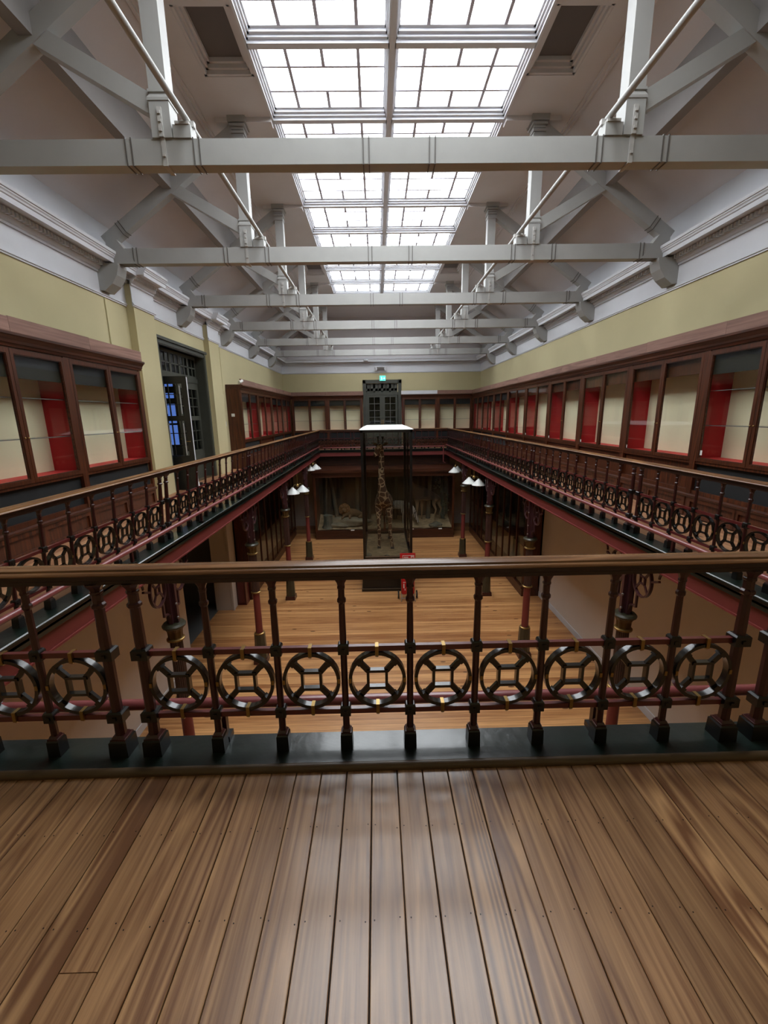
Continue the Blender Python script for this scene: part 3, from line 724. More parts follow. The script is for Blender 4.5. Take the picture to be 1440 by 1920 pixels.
for sg, nm in ((-1, 'left'), (1, 'right')):
    for i, y in enumerate(CY):
        t = thing('iron_column', '%s cast iron column in the row under the %s gallery, with openwork brackets' % (cl[i], nm), 'column', (sg * 3.14, y, 0), group='columns under the %s gallery' % nm)
        for key, pn in (('plinth', 'plinth'), ('ped', 'pedestal'), ('r1', 'gilt_ring'), ('red', 'lower_shaft'), ('r2', 'gilt_ring'), ('flute', 'fluted_shaft'), ('r3', 'gilt_ring'), ('cap', 'capital'), ('abac', 'abacus'), ('up', 'upper_post')):
            put(pn, CM[key], t)
        put('bracket', CM['br'], t); put('bracket', CM['br'], t, rot=(0, 0, PI))
        for z in (3.05, 3.25, 3.55): put('bolt', CM['bolt'], t, (-sg * .085, -.03, z))

# ------------------------------------------------------------------ upper wall cases
CD = .435
def case_parts(L, kind, knob=True):
    """local x along wall, y out from the wall, z from gallery floor.
    kind: 'dark' (black top and foot panels, glass shelves) or 'wood'"""
    d = []
    cz0, cz1 = .88, 2.44
    d.append(('back_panel', MB().box(.02, L - .02, .01, .03, .9, 2.42), 'casecream'))
    d.append(('side_panel', MB().box(.0, .022, .01, CD - .04, .9, 2.42), 'casered'))
    d.append(('side_panel', MB().box(L - .022, L, .01, CD - .04, .9, 2.42), 'casered'))
    d.append(('display_floor', MB().box(.02, L - .02, .01, CD - .045, .885, .905), 'caseredge'))
    d.append(('top_board', MB().box(0, L, .01, CD - .04, 2.42, 2.46), 'mahogX'))
    dk = kind == 'dark'
    d.append(('valance', MB().box(.03, L - .03, CD - .075, CD - .06, 2.10 if dk else 2.14, 2.42), 'casedark' if dk else 'mahog'))
    fr = MB().box(0, .055, CD - .04, CD + .01, .0, 2.46).box(L - .055, L, CD - .04, CD + .01, 0, 2.46)
    fr.box(.055, L - .055, CD - .04, CD, 2.40, 2.46).box(.055, L - .055, CD - .04, CD, .36, .42).box(.055, L - .055, CD - .04, CD, .82, .88)
    d.append(('carcass', fr, 'mahog'))
    lo = MB().box(.05, L - .05, CD - .06, CD - .045, .40, .84)
    d.append(('lower_panel', lo, 'casedark' if dk else 'mahog'))
    lg = MB().prism([(CD - .02, .30), (CD + .03, .31), (CD + .045, .33), (CD + .045, .345), (CD + .02, .36), (CD - .02, .36)], 0, L, 'x')
    d.append(('ledge', lg, 'mahogX'))
    bs = MB().frame(.03, L / 2 + .03, .02, .31, CD - .01, CD + .02, .06).frame(L / 2 + .0, L - .03, .02, .31, CD - .01, CD + .02, .06)
    d.append(('base_frame', bs, 'mahog'))
    d.append(('base_panel', MB().box(.05, L - .05, CD - .03, CD - .005, .02, .31), 'mahog'))
    if dk:
        for z in (1.38, 1.87): d.append(('glass_shelf', MB().box(.03, L - .03, .03, CD - .09, z, z + .008), 'glass')); d.append(('shelf_edge', MB().box(.03, L - .03, CD - .092, CD - .088, z - .001, z + .009), 'greyg'))
    else:
        pass
    return d
def door_meshes(w):
    f = MB().frame(0, w, .86, 2.42, CD - .03, CD + .012, .048, .05, .055)
    g = MB().box(.046, w - .046, CD - .012, CD - .008, .905, 2.37)
    b = MB().frame(.046, w - .046, .908, 2.367, CD - .014, CD + .004, .012)
    return f.mesh('door', 'mahog'), g.mesh('pane', 'glass'), b.mesh('bead', 'mahogX')
CASES = {}
def wall_case(label, L, kind, loc, rotz, group):
    key = (round(L, 3), kind)
    if key not in CASES:
        CASES[key] = ([(n, m.mesh(n, mt)) for n, m, mt in case_parts(L, kind)], door_meshes(L / 2 - .06))
    parts, dm = CASES[key]
    t = thing('display_cabinet', label, 'cabinet', loc, (0, 0, rotz), group)
    for n, me in parts: put(n, me, t)
    for x in (.057, L / 2 + .003):
        dr = put('door', dm[0], t, (x, 0, 0)); put('pane', dm[1], dr); put('bead', dm[2], dr)
        put('knob', KNOB, dr, (L / 2 - .085 if x < .1 else .025, CD + .02, 1.40))
    return t
KNOB = MB().lathe([(.0, -.011), (.009, -.008), (.012, 0), (.009, .008), (0, .011)], 10).mesh('knob', 'brass', True)
pos_words = ['first', 'second', 'third', 'fourth', 'fifth', 'sixth', 'seventh', 'eighth', 'ninth', 'tenth']
def right_label(i):
    if i == 0: return 'black panelled glazed cabinet closest to the viewer on the right wall'
    if i == 1: return 'black panelled glazed cabinet on the right just before the brown panelled ones'
    if i < 7: return '%s of five brown panelled glazed cabinets on the right, nearest first' % pos_words[i - 2]
    return '%s of three black panelled glazed cabinets at the far right, nearest first' % pos_words[i - 7]
RL = 1.885; ry = [6.33 + RL * i for i in range(-2, 8)]
for i, y in enumerate(ry):
    kind = 'dark' if (i < 2 or i >= 7) else 'wood'
    wall_case(right_label(i), RL, kind, (W, y, GF), PI / 2, 'glazed cabinets along the right gallery')
    if 2 <= i <= 8:
        tag(MB().cbox(0, 0, 0, .004, .055, .055).build('paper_label', 'white', None, (W - CD + .006, y + RL - .105 - (.02 if i > 2 else 0), GF + .955)), 'small white paper label on the %s right cabinet' % (('%s brown panelled' % pos_words[i - 2]) if i < 7 else ('%s far black panelled' % pos_words[i - 7])), 'label', 'paper labels on the cabinet glass')
tag(MB().cbox(0, 0, 0, .004, .075, .07).build('paper_label', 'white', None, (W - CD + .006, 6.33 - .115, GF + .99)), 'larger white paper label on the near right cabinet with black panels', 'label', 'paper labels on the cabinet glass')
LL = 1.83; ly = [7.94 - LL * (i + 1) for i in range(3)]
for i, y in enumerate(ly):
    wall_case('glazed cabinet on the near left wall, %s' % ['ending beside the yellow pilaster', 'second from the yellow pilaster', 'third from the yellow pilaster'][i], LL, 'dark', (-W, y + LL, GF), -PI / 2, 'glazed cabinets on the near left wall')
FLn = 4; FLL = (21.44 - 13.62) / FLn
for i in range(FLn):
    wall_case('%s glazed cabinet beyond the open door on the left gallery' % pos_words[i], FLL, 'dark' if i != 1 else 'wood', (-W, 13.62 + FLL * (i + 1), GF), -PI / 2, 'glazed cabinets beyond the left door')
tag(MB().box(-W + .002, -W + CD, 13.585, 13.618, GF, GF + 2.46).build('cabinet_end_panel', 'mahog'), 'tall dark mahogany end board of the far left cabinets', 'panel')
FW = 1.735
for i, x1 in enumerate((-.98 - FW, -.98, 1.0 + FW, 1.0 + 2 * FW)):
    wall_case(['glazed cabinet in the far left corner', 'glazed cabinet left of the far door', 'glazed cabinet right of the far door', 'glazed cabinet in the far right corner'][i], FW, 'dark', (x1, YF, GF), PI, 'glazed cabinets on the far wall')
# cornice and dusty fascia boards on top of the case runs
crp = [(-.02, 2.44), (.02, 2.44), (.03, 2.47), (.045, 2.48), (.05, 2.51), (.085, 2.55), (.10, 2.56), (.10, 2.59), (-.02, 2.60)]
def case_top(label, side, a, c, n, white=()):
    t = None
    D = CD
    def pr(poly):
        if side == 'far': return MB().prism([(YF - D - p, GF + q) for p, q in poly], a, c, 'x')
        sg = 1 if side == 'left' else -1
        return MB().prism([(sg * (-W + D + p), GF + q) for p, q in poly], a, c, 'y')
    t = pr(crp).build('cabinet_cornice', 'mahogY' if side != 'far' else 'mahogX'); tag(t, label, 'cornice', 'cornices over the cabinet runs')
    tp = [(-D + .01, 2.46), (-.02, 2.46), (-.02, 2.6), (-D + .01, 2.6)]
    pr(tp).build('top_filler', 'mahogY', t)
    st = (c - a) / n
    for i in range(n):
        y0, y1 = a + i * st + .002, a + (i + 1) * st - .002; zt = 2.765 + random.uniform(-.006, .004)
        poly = [(.03, 2.60), (.055, 2.60), (.055, zt), (.03, zt)]
        if side == 'far': m = MB().prism([(YF - D - p, GF + q) for p, q in poly], y0, y1, 'x')
        else:
            sg = 1 if side == 'left' else -1; m = MB().prism([(sg * (-W + D + p), GF + q) for p, q in poly], y0, y1, 'y')
        m.build('fascia_board', 'fascia' if i not in white else 'plaster', t)
    return t
case_top('dark cornice with dusty pink boards over the right gallery cabinets', 'right', ry[0], 21.5, 11)
case_top('dark cornice with dusty pink boards over the near left cabinets', 'left', ly[-1], 7.98, 4)
case_top('dark cornice with dusty pink boards over the cabinets beyond the left door', 'left', 13.58, 21.45, 5)
case_top('dark cornice over the cabinets left of the far door', 'far', -4.5, -.92, 2)
case_top('dark cornice over the cabinets right of the far door with one white board', 'far', .94, 4.5, 2, white=(0,))

# ------------------------------------------------------------------ left door (open leaf) and far door
d1 = thing('door_1', 'tall grey green double door on the left, one leaf standing open', None, (-W, 0, GF), kind='structure')
arch = [(0, 0), (.05, 0), (.065, .03), (.065, .07), (.04, .09), (.04, .15), (.02, .17), (0, .17)]
fx = MB()
for ya, yb in ((DY0, DY0 + .17), (DY1 - .17, DY1)): fx.box(-.02, .05, ya, yb, 0, 3.33).box(.05, .07, ya + .02, ya + .07, 0, 3.33).box(.05, .062, ya + .10, ya + .14, 0, 3.33)
fx.box(-.02, .05, DY0, DY1, 3.16, 3.33).box(.05, .085, DY0 - .02, DY1 + .02, 3.27, 3.33).box(.05, .065, DY0 + .1, DY1 - .1, 3.18, 3.22)
fx.build('door_frame', 'doorg', d1)
MB().box(-.30, -.02, DY0 + .12, DY0 + .17, 0, 3.2).box(-.30, -.02, DY1 - .17, DY1 - .12, 0, 3.2).build('reveal', 'doorg', d1)
a, c = DY0 + .17, DY1 - .17
MB().box(-.24, -.16, a, c, 2.50, 2.62).build('transom_bar', 'doorg', d1)
tr = MB().box(-.22, -.18, a, c, 2.62, 2.68).box(-.22, -.18, a, c, 3.1, 3.18).box(-.215, -.185, a, c, 2.87, 2.90)
nt5 = 10
for i in range(nt5 + 1):
    y = a + (c - a) * i / nt5; wd = .05 if i % 2 == 0 else .018; tr.box(-.215, -.185, y - wd, y + wd, 2.62, 3.16)
tr.build('transom_grid', 'doorg', d1)
MB().box(-.202, -.198, a, c, 2.64, 3.14).build('transom_glass', 'glassd', d1)
def leaf(parent, name, mat, w, loc, rot):
    """panelled, glazed leaf in local x-z"""
    l = put(name, MB().frame(0, w, 0, 2.5, -.025, .025, .11, .75, .16).box(.11, w - .11, -.025, .025, 1.55, 1.66).box(.11, w - .11, -.018, .018, .72, .78).mesh(name, mat), parent, loc, rot)
    put('leaf_panel', MB().box(.14, w - .14, -.032, .032, .14, .62).mesh('leaf_panel', mat), l)
    gb = MB()
    for q in (1, 2): gb.box(w * q / 3 - .011, w * q / 3 + .011, -.014, .014, .75, 2.35)
    for z in (1.02, 1.28, 1.9, 2.12): gb.box(.11, w - .11, -.014, .014, z - .009, z + .009)
    put('glazing_bar', gb.mesh('glazing_bar', mat), l)
    put('pane', MB().box(.1, w - .1, -.003, .003, .75, 2.35).mesh('pane', 'glass'), l)
    put('handle', MB().tube([(w - .05, -.03, 1.1), (w - .05, -.075, 1.1), (w - .12, -.075, 1.1)], .01, 8).mesh('handle', 'brass'), l)
    return l
lw = (c - a) / 2
# open leaf: hinged at the near jamb and swung into the gallery
ol = leaf(d1, 'door_leaf', 'doord', .62, (-.10, a + .05, 0), (0, 0, .03))
for xx in (.135, .455): put('pane_highlight', MB().box(xx, xx + .012, -.034, -.024, .8, 1.5).box(xx, xx + .012, -.034, -.024, 1.7, 2.3).mesh('pane_highlight', 'plaster'), ol)  # white strips painting the bevel highlights beside the glazing
put('edge_highlight', MB().box(.62, .626, -.02, .02, .05, 2.48).mesh('edge_highlight', 'plaster'), ol)  # white strip painting the highlight down the leaf's free edge
leaf(d1, 'door_leaf', 'doorg', lw, (-.2, c, 0), (0, 0, -PI / 2))
MB().box(-.25, .0, DY0 + .12, DY1 - .12, -.02, .015).build('threshold', 'bead', d1)
# the room beyond, with a blue window
w = MB().box(-8.6, -8.5, 8.2, 14.2, GF, 8).box(-8.6, -5.1, 8.2, 8.3, GF, 8).box(-8.6, -5.1, 14.1, 14.2, GF, 8).box(-8.6, -5.1, 8.2, 14.2, 7.9, 8).box(-8.6, -5.1, 8.2, 14.2, GF - .1, GF)
struct('wall_side_room', w, 'greyg', 'dim side room beyond the open grey door')
d3 = thing('window_2', 'blue lit window of the side room seen through the open door', None, (-6.72, 14.09, GF), (0, 0, PI), kind='structure')
MB().frame(-.05, .36, .7, 2.95, 0, .05, .07).box(0, .31, 0, .05, 1.40, 1.46).box(0, .31, 0, .05, 2.06, 2.24).box(0, .31, 0, .05, 2.4, 2.6).build('window_frame', 'doord', d3)
MB().box(.0, .31, 0, .015, .75, 2.9).build('pane', 'blueglow', d3)
for i, (yy, sz) in enumerate(((9.80, .09), (9.93, .06))):
    tag(MB().frustum(0, 0, 0, sz * 1.2, sz * .55, sz * .5, sz * .45, sz * .45).build('door_stop', 'white' if i == 0 else 'rubber', None, (-W + .28 + i * .05, yy + .35, GF)), ['small white block on the gallery floor by the open door', 'small black block beside the white one by the open door'][i], 'door stop')
# far door
d2 = thing('door_2', 'grey green double glass door in the middle of the far wall', None, (0, YF, GF), kind='structure')
X0, X1 = -.95, .98
MB().box(X0, X0 + .17, -.07, .02, 0, 3.33).box(X1 - .17, X1, -.07, .02, 0, 3.33).box(X0, X1, -.07, .02, 3.16, 3.33).box(X0 + .13, X0 + .15, -.09, -.07, 0, 3.3).box(X1 - .15, X1 - .13, -.09, -.07, 0, 3.3).build('door_frame', 'doorg', d2)
x0, x1 = X0 + .17, X1 - .17
MB().box(x0, x1, -.02, .06, 2.60, 2.74).build('transom_bar', 'doorg', d2)
tr = MB().box(x0, x1, .03, .06, 2.74, 2.8).box(x0, x1, .03, .06, 2.92, 3.2)
for i in range(9):
    x = x0 + (x1 - x0) * i / 8; wd = .05 if i % 2 == 0 else .016; tr.box(x - wd, x + wd, .03, .06, 2.74, 3.18)
tr.build('transom_grid', 'doorg', d2)
lw2 = (x1 - x0) / 2
def leaf2(loc, flip):
    l = put('door_leaf', MB().frame(0, lw2, 0, 2.6, .0, .05, .13, 1.2, .1).mesh('door_leaf', 'doorg'), d2, loc)
    gb = MB()
    gb.box(lw2 / 2 - .012, lw2 / 2 + .012, .0, .03, 1.2, 2.5)
    for z in (1.52, 1.85, 2.18): gb.box(.13, lw2 - .13, .0, .03, z - .01, z + .01)
    put('glazing_bar', gb.mesh('glazing_bar', 'greyg'), l)
    for i in range(2):
        for j in range(4): put('pane', MB().box(.13 + i * (lw2 / 2 - .13) + .004, lw2 / 2 + i * (lw2 / 2 - .13) - .004, .02, .025, 1.2 + j * .325 + .01, 1.2 + (j + 1) * .325 - .01).mesh('pane', 'glassd'), l)
    put('handle', MB().cbox(lw2 - .04 if not flip else .04, -.02, 1.25, .025, .03, .28).mesh('handle', 'brass'), l)
leaf2((x0, .0, 0), False); leaf2((x0 + lw2, .0, 0), True)
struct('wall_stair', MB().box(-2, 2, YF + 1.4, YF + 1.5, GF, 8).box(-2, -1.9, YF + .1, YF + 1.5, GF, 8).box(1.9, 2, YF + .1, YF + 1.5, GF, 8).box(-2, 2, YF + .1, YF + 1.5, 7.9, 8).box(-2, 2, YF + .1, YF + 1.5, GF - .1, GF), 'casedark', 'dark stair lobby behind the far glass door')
# exit sign above the far door
ex = thing('exit_sign', 'green glowing exit sign above the far door', 'sign', (.045, YF - .1, GF + 3.27))
MB().box(-.15, .15, -.03, .03, 0, .25).build('housing', 'plaster', ex)
MB().box(-.145, .145, -.034, -.03, .005, .245).build('face', 'exitg', ex)
sy = MB().cbox(-.055, -.036, .18, .03, .003, .03).bar((-.06, -.036, .16), (-.04, -.036, .10), .03, .003, (0, 1, 0)).bar((-.04, -.036, .10), (-.075, -.036, .05), .018, .003, (0, 1, 0)).bar((-.04, -.036, .10), (-.015, -.036, .05), .018, .003, (0, 1, 0)).bar((-.06, -.036, .155), (-.02, -.036, .13), .014, .003, (0, 1, 0))
sy.build('running_figure', 'exitw', ex)
MB().box(.02, .085, -.037, -.034, .11, .135).prism([(.08, .07), (.125, .1225), (.08, .175)], -.037, -.034, 'y').build('arrow', 'exitw', ex)
# small fixtures
fxr = thing('wall_fixture', 'small white twin spot fixture on the far cornice', 'fixture', (-.05, YF - .36, 7.9))
MB().box(-.28, .28, 0, .3, .1, .13).build('bar', 'plaster', fxr)
for x in (-.22, .22): MB().lathe([(.03, -.06), (.05, 0), (.05, .1)], 10, x, .05).build('spot', 'plaster', fxr, smooth=True)
fx2 = thing('smoke_detector', 'small white round detector on the far cornice face', 'detector', (-.75, YF - .35, 8.28))
MB().lathe([(.09, 0), (.11, .02), (.11, .06), (.07, .09)], 16).build('body', 'plaster', fx2, smooth=True)
sc = thing('security_camera', 'small white security camera on the end of the far left cabinets', 'camera', (-W + CD + .02, 13.62, GF + 2.68))
MB().tube([(0, -.06, -.02), (.05, .08, .03)], .045, 12).build('body', 'white', sc, smooth=True)
MB().bar((0, 0, 0), (-.06, .06, -.06), .03, .03).build('mount', 'white', sc)
tag(MB().cbox(0, 0, 0, .012, .09, .14).build('light_switch', 'plaster', None, (-W + .012, 13.3, 5.52)), 'pale light switch on the yellow wall beside the left door', 'switch')
tag(MB().cbox(0, 0, 0, .10, .008, .09).build('notice_plate', 'white', None, (-W + .17, 13.58, 5.78)), 'small white notice on the mahogany end board', 'notice')
for i, (y, z0, z1) in enumerate(((7.96, GF + 2.78, 7.75), (13.35, GF + 2.3, 7.75))):
    tag(MB().tube([(-W + .012, y, z0), (-W + .012, y, z1)], .011, 8).build('cable_conduit', 'yellow', smooth=True), ['thin painted conduit on the wall above the near left cabinet', 'thin painted conduit on the wall near the far left cabinet'][i], 'conduit')

# ------------------------------------------------------------------ giraffe case
GX0, GX1, GY0, GY1 = -.80, .80, 13.10, 16.3
gc = thing('glass_case', 'tall black framed glass case holding the giraffe', 'display case', (0, 0, 0))
MB().box(-.875, .875, 13.07, 16.34, 0, .10).box(-.85, .85, 13.10, 16.32, .1, .46).box(-.875, .875, 13.07, 16.34, .46, .50).build('plinth', 'black', gc)
MB().box(-.877, .877, 13.064, 13.071, .488, .502).box(-.877, .877, 13.064, 13.071, .095, .104).build('plinth_highlight', 'chrome', gc)  # pale strips painting the highlights along the plinth's front edges
pan = MB()
for x0, x1 in ((-.80, .80),): pan.frame(x0, x1, .13, .43, 13.085, 13.1, .02)
pan.build('plinth_panel', 'black', gc)
MB().box(GX0, GX1, GY0, GY1, .50, 1.08).build('upper_plinth', 'black', gc)
MB().box(GX0 + .03, GX1 - .03, GY0 + .04, GY1 - .04, 1.07, 1.10).build('case_floor', 'soil', gc)
p = .075
fr = MB()
for x in (GX0, GX1 - p):
    for y in (GY0, GY1 - p): MB().box(x, x + p, y, y + p, 1.08, 5.27).build('post', 'black', gc)
for y in (GY0, GY1 - p):
    MB().box(GX0, GX1, y, y + p, 1.08, 1.20).build('bottom_rail', 'black', gc); MB().box(GX0, GX1, y, y + p, 5.19, 5.27).build('top_rail', 'black', gc)
for x in (GX0, GX1 - p):
    MB().box(x, x + p, GY0, GY1, 1.08, 1.20).build('bottom_rail', 'black', gc); MB().box(x, x + p, GY0, GY1, 5.19, 5.27).build('top_rail', 'black', gc)
    MB().box(x + .01, x + .045, 14.7 - .02, 14.7 + .02, 1.2, 5.2).build('mullion', 'black', gc)
MB().box(GX0 + p, GX1 - p, GY0 + .022, GY0 + .028, 1.2, 5.19).build('pane', 'glassd', gc)
MB().box(GX0 + p, GX1 - p, GY1 - .03, GY1 - .024, 1.2, 5.19).build('pane', 'glassd', gc)
for x in (GX0 + .025, GX1 - .031):
    for ya, yb in ((GY0 + p, 14.68), (14.72, GY1 - p)): MB().box(x, x + .006, ya, yb, 1.2, 5.19).build('pane', 'glassd', gc)
MB().frustum(0, 14.7, 5.27, 5.285, .83, 1.63, .83, 1.63).frustum(0, 14.7, 5.285, 5.36, .83, 1.63, .66, 1.4).build('lid', 'lidwhite', gc)
MB().box(GX0 + .06, GX1 - .06, GY0 - .003, GY0, 1.19, 1.212).build('brass_strip', 'chrome', gc)
tag(MB().box(-.87, -.42, 13.08, 13.10, .5, .545).box(-.87, -.42, 13.075, 13.3, .5, .503).build('paper_sheet', 'white'), 'white folded sheet on the ledge of the giraffe case plinth', 'paper')
tag(MB().box(-.15, .15, 13.09, 13.098, .60, .70).build('name_plate', 'goldp'), 'small dull brass name plate on the giraffe plinth', 'plate')
def skin_body(name, mat, verts, edges, radii, root, parent=None, sub=2, loc=(0, 0, 0), rot=(0, 0, 0)):
    me = bpy.data.meshes.new(name); me.from_pydata(verts, edges, []); me.materials.append(mat)
    o = put(name, me, parent, loc, rot)
    sk = o.modifiers.new('skin', 'SKIN'); sk.use_smooth_shade = True
    lay = me.skin_vertices[0].data if me.skin_vertices else None
    for i, r in enumerate(radii):
        rr = r if isinstance(r, (tuple, list)) else (r, r); lay[i].radius = rr; lay[i].use_root = (i == root)
    s2 = o.modifiers.new('sub', 'SUBSURF'); s2.levels = sub; s2.render_levels = sub
    return o
def ensure_skin(me):
    pass
def creature(name, mat, pts, chains, root, parent=None, **kw):
    """pts: name -> (x,y,z,r or (rx,ry)); chains: lists of names"""
    names = list(pts); idx = {n: i for i, n in enumerate(names)}
    me = bpy.data.meshes.new(name)
    edges = []
    for ch in chains:
        for a, b in zip(ch[:-1], ch[1:]): edges.append((idx[a], idx[b]))
    me.from_pydata([pts[n][:3] for n in names], edges, []); me.materials.append(mat)
    o = put(name, me, parent, **{k: v for k, v in kw.items() if k in ('loc', 'rot')})
    sk = o.modifiers.new('skin', 'SKIN'); sk.use_smooth_shade = True
    if not me.skin_vertices:
        bm = bmesh.new(); bm.from_mesh(me); bm.verts.layers.skin.verify(); bm.to_mesh(me); bm.free()
    lay = me.skin_vertices[0].data
    for i, n in enumerate(names):
        r = pts[n][3]; lay[i].radius = r if isinstance(r, tuple) else (r, r); lay[i].use_root = (n == root)
    s2 = o.modifiers.new('sub', 'SUBSURF'); s2.levels = kw.get('sub', 2); s2.render_levels = kw.get('sub', 2)
    return o
def patches(name, base, line, scale, width):
    m, nt, p = new_mat(name); g = N(nt, 'ShaderNodeTexCoord')
    v = N(nt, 'ShaderNodeTexVoronoi', feature='DISTANCE_TO_EDGE', Scale=scale, Randomness=0.85); nt.links.new(g.outputs['Object'], v.inputs['Vector'])
    cr = N(nt, 'ShaderNodeValToRGB'); cr.color_ramp.elements[0].position = width; cr.color_ramp.elements[1].position = width * 1.5
    cr.color_ramp.elements[0].color = line; cr.color_ramp.elements[1].color = base
    nt.links.new(v.outputs['Distance'], cr.inputs['Fac']); nt.links.new(cr.outputs['Color'], p.inputs['Base Color']); p.inputs['Roughness'].default_value = .85
    return m
def stripes(name, a, b, scale):
    m, nt, p = new_mat(name); g = N(nt, 'ShaderNodeTexCoord')
    wv = N(nt, 'ShaderNodeTexWave', Scale=scale, Distortion=3.0); wv.inputs['Detail Scale'].default_value = .6
    nt.links.new(g.outputs['Object'], wv.inputs['Vector'])
    cr = N(nt, 'ShaderNodeValToRGB'); cr.color_ramp.interpolation = 'CONSTANT'; cr.color_ramp.elements[1].position = .5
    cr.color_ramp.elements[0].color = a; cr.color_ramp.elements[1].color = b
    nt.links.new(wv.outputs['Fac'], cr.inputs['Fac']); nt.links.new(cr.outputs['Color'], p.inputs['Base Color']); p.inputs['Roughness'].default_value = .85
    return m
M['giraffe'] = patches('giraffe_coat', srgb(84, 56, 38), srgb(184, 158, 124), 5.0, .05)
M['zebra'] = stripes('zebra_coat', srgb(30, 28, 26), srgb(190, 184, 170), 4.5)
def two_tone(name, low, high, z0, z1):
    m, nt, p = new_mat(name); g = N(nt, 'ShaderNodeTexCoord'); sp = N(nt, 'ShaderNodeSeparateXYZ'); nt.links.new(g.outputs['Object'], sp.inputs[0])
    mr = N(nt, 'ShaderNodeMapRange'); mr.inputs['From Min'].default_value = z0; mr.inputs['From Max'].default_value = z1; nt.links.new(sp.outputs['Z'], mr.inputs['Value'])
    cr = N(nt, 'ShaderNodeValToRGB'); cr.color_ramp.elements[0].color = low; cr.color_ramp.elements[1].color = high
    nt.links.new(mr.outputs[0], cr.inputs['Fac']); nt.links.new(cr.outputs['Color'], p.inputs['Base Color']); p.inputs['Roughness'].default_value = .9
    return m
M['eland'] = two_tone('dark_body_pale_legs', srgb(124, 104, 78), srgb(36, 30, 23), 1.35, 1.7)
gz = 1.10
gp = {
 'pelvis': (-.06, 15.45, 2.72, (.26, .27)), 'rump': (-.05, 15.75, 2.55, (.2, .22)), 'belly': (-.07, 15.0, 2.72, (.29, .31)), 'chest': (-.09, 14.45, 2.82, (.28, .33)), 'withers': (-.11, 14.25, 3.02, (.22, .27)),
 'n1': (-.15, 14.12, 3.28, (.15, .19)), 'n2': (-.17, 14.06, 3.65, (.12, .145)), 'n3': (-.16, 14.02, 4.05, (.105, .12)), 'n4': (-.15, 14.0, 4.40, (.095, .10)), 'poll': (-.18, 13.98, 4.74, (.115, .12)),
 'face': (-.24, 13.86, 4.68, (.115, .10)), 'snout': (-.33, 13.72, 4.50, (.075, .075)), 'muzzle': (-.38, 13.66, 4.41, (.075, .07)),
 'sL': (-.27, 14.4, 2.60, (.13, .15)), 'eL': (-.28, 14.4, 2.28, (.085, .09)), 'kL': (-.27, 14.38, 1.80, (.06, .062)), 'fL': (-.28, 14.38, 1.28, (.042, .042)), 'hL': (-.28, 14.36, gz + .03, (.055, .06)),
 'sR': (.10, 14.4, 2.60, (.13, .15)), 'eR': (.12, 14.4, 2.28, (.085, .09)), 'kR': (.12, 14.36, 1.80, (.06, .062)), 'fR': (.17, 14.32, 1.28, (.042, .042)), 'hR': (.19, 14.28, gz + .03, (.055, .06)),
 'tL': (-.24, 15.55, 2.42, (.15, .18)), 'kneeL': (-.25, 15.45, 2.12, (.09, .10)), 'hkL': (-.25, 15.66, 1.75, (.055, .06)), 'fbL': (-.25, 15.6, 1.28, (.04, .04)), 'hbL': (-.25, 15.56, gz + .03, (.055, .06)),
 'tR': (.12, 15.55, 2.42, (.15, .18)), 'kneeR': (.13, 15.45, 2.12, (.09, .10)), 'hkR': (.13, 15.66, 1.75, (.055, .06)), 'fbR': (.13, 15.6, 1.28, (.04, .04)), 'hbR': (.13, 15.56, gz + .03, (.055, .06)),
}
gch = [['pelvis', 'rump'], ['pelvis', 'belly', 'chest', 'withers', 'n1', 'n2', 'n3', 'n4', 'poll', 'face', 'snout', 'muzzle'],
       ['chest', 'sL', 'eL', 'kL', 'fL', 'hL'], ['chest', 'sR', 'eR', 'kR', 'fR', 'hR'], ['pelvis', 'tL', 'kneeL', 'hkL', 'fbL', 'hbL'], ['pelvis', 'tR', 'kneeR', 'hkR', 'fbR', 'hbR']]
gi = thing('giraffe', 'mounted giraffe standing in the tall glass case facing the viewer', 'giraffe', (0, 0, 0))
creature('body', M['giraffe'], gp, gch, 'pelvis', gi)
for x in (-.255, -.10): MB().tube([(x, 13.98, 4.80), (x - .005, 14.0, 4.93), (x - .005, 14.0, 5.04)], [.032, .032, .045], 10).build('horn', 'hoof', gi, smooth=True)
for sg in (-1, 1): MB().tube([(-.18 + sg * .08, 13.99, 4.74), (-.18 + sg * .17, 14.0, 4.79), (-.18 + sg * .26, 14.01, 4.82)], [.025, .05, .008], 8).build('ear', M['tawny'], gi, smooth=True)
for x in (-.305, -.175): MB().lathe([(0, -.018), (.015, -.01), (.018, 0), (.015, .01), (0, .018)], 8).build('eye', 'hoof', gi, (x, 13.87, 4.70), smooth=True)
MB().tube([(-.17, 14.17, 4.6), (-.17, 14.24, 4.0), (-.16, 14.30, 3.5), (-.12, 14.4, 3.2)], [.02, .03, .03, .02], 6).build('mane', 'tawny', gi, smooth=True)
MB().tube([(-.05, 15.92, 2.6), (-.05, 16.02, 2.3), (-.05, 16.02, 1.9), (-.05, 16.0, 1.65)], [.03, .02, .018, .04], 8).build('tail', 'hoof', gi, smooth=True)
for i, (x, y) in enumerate(((-.28, 14.36), (.19, 14.28), (-.25, 15.56), (.13, 15.56))): MB().frustum(x, y, gz, gz + .07, .065, .075, .05, .055).build('hoof', 'hoof', gi)
for i, (x, y, s) in enumerate(((-.62, 13.5, .10), (-.02, 13.4, .09), (.55, 13.55, .11), (.38, 13.35, .07))):
    mm = MB().lathe([(s * .6, 0), (s, s * .25), (s * .8, s * .6), (s * .3, s * .8)], 7)
    mm.v = [(a + random.uniform(-.02, .02), b + random.uniform(-.02, .02), c) for a, b, c in mm.v]
    tag(mm.build('stone', 'rock', None, (x, y, 1.10)), ['stone at the left front of the giraffe case', 'dark stone between the giraffe forelegs', 'stone at the right of the giraffe case', 'small stone near the right foreleg of the giraffe'][i], 'stone', 'stones in the giraffe case')

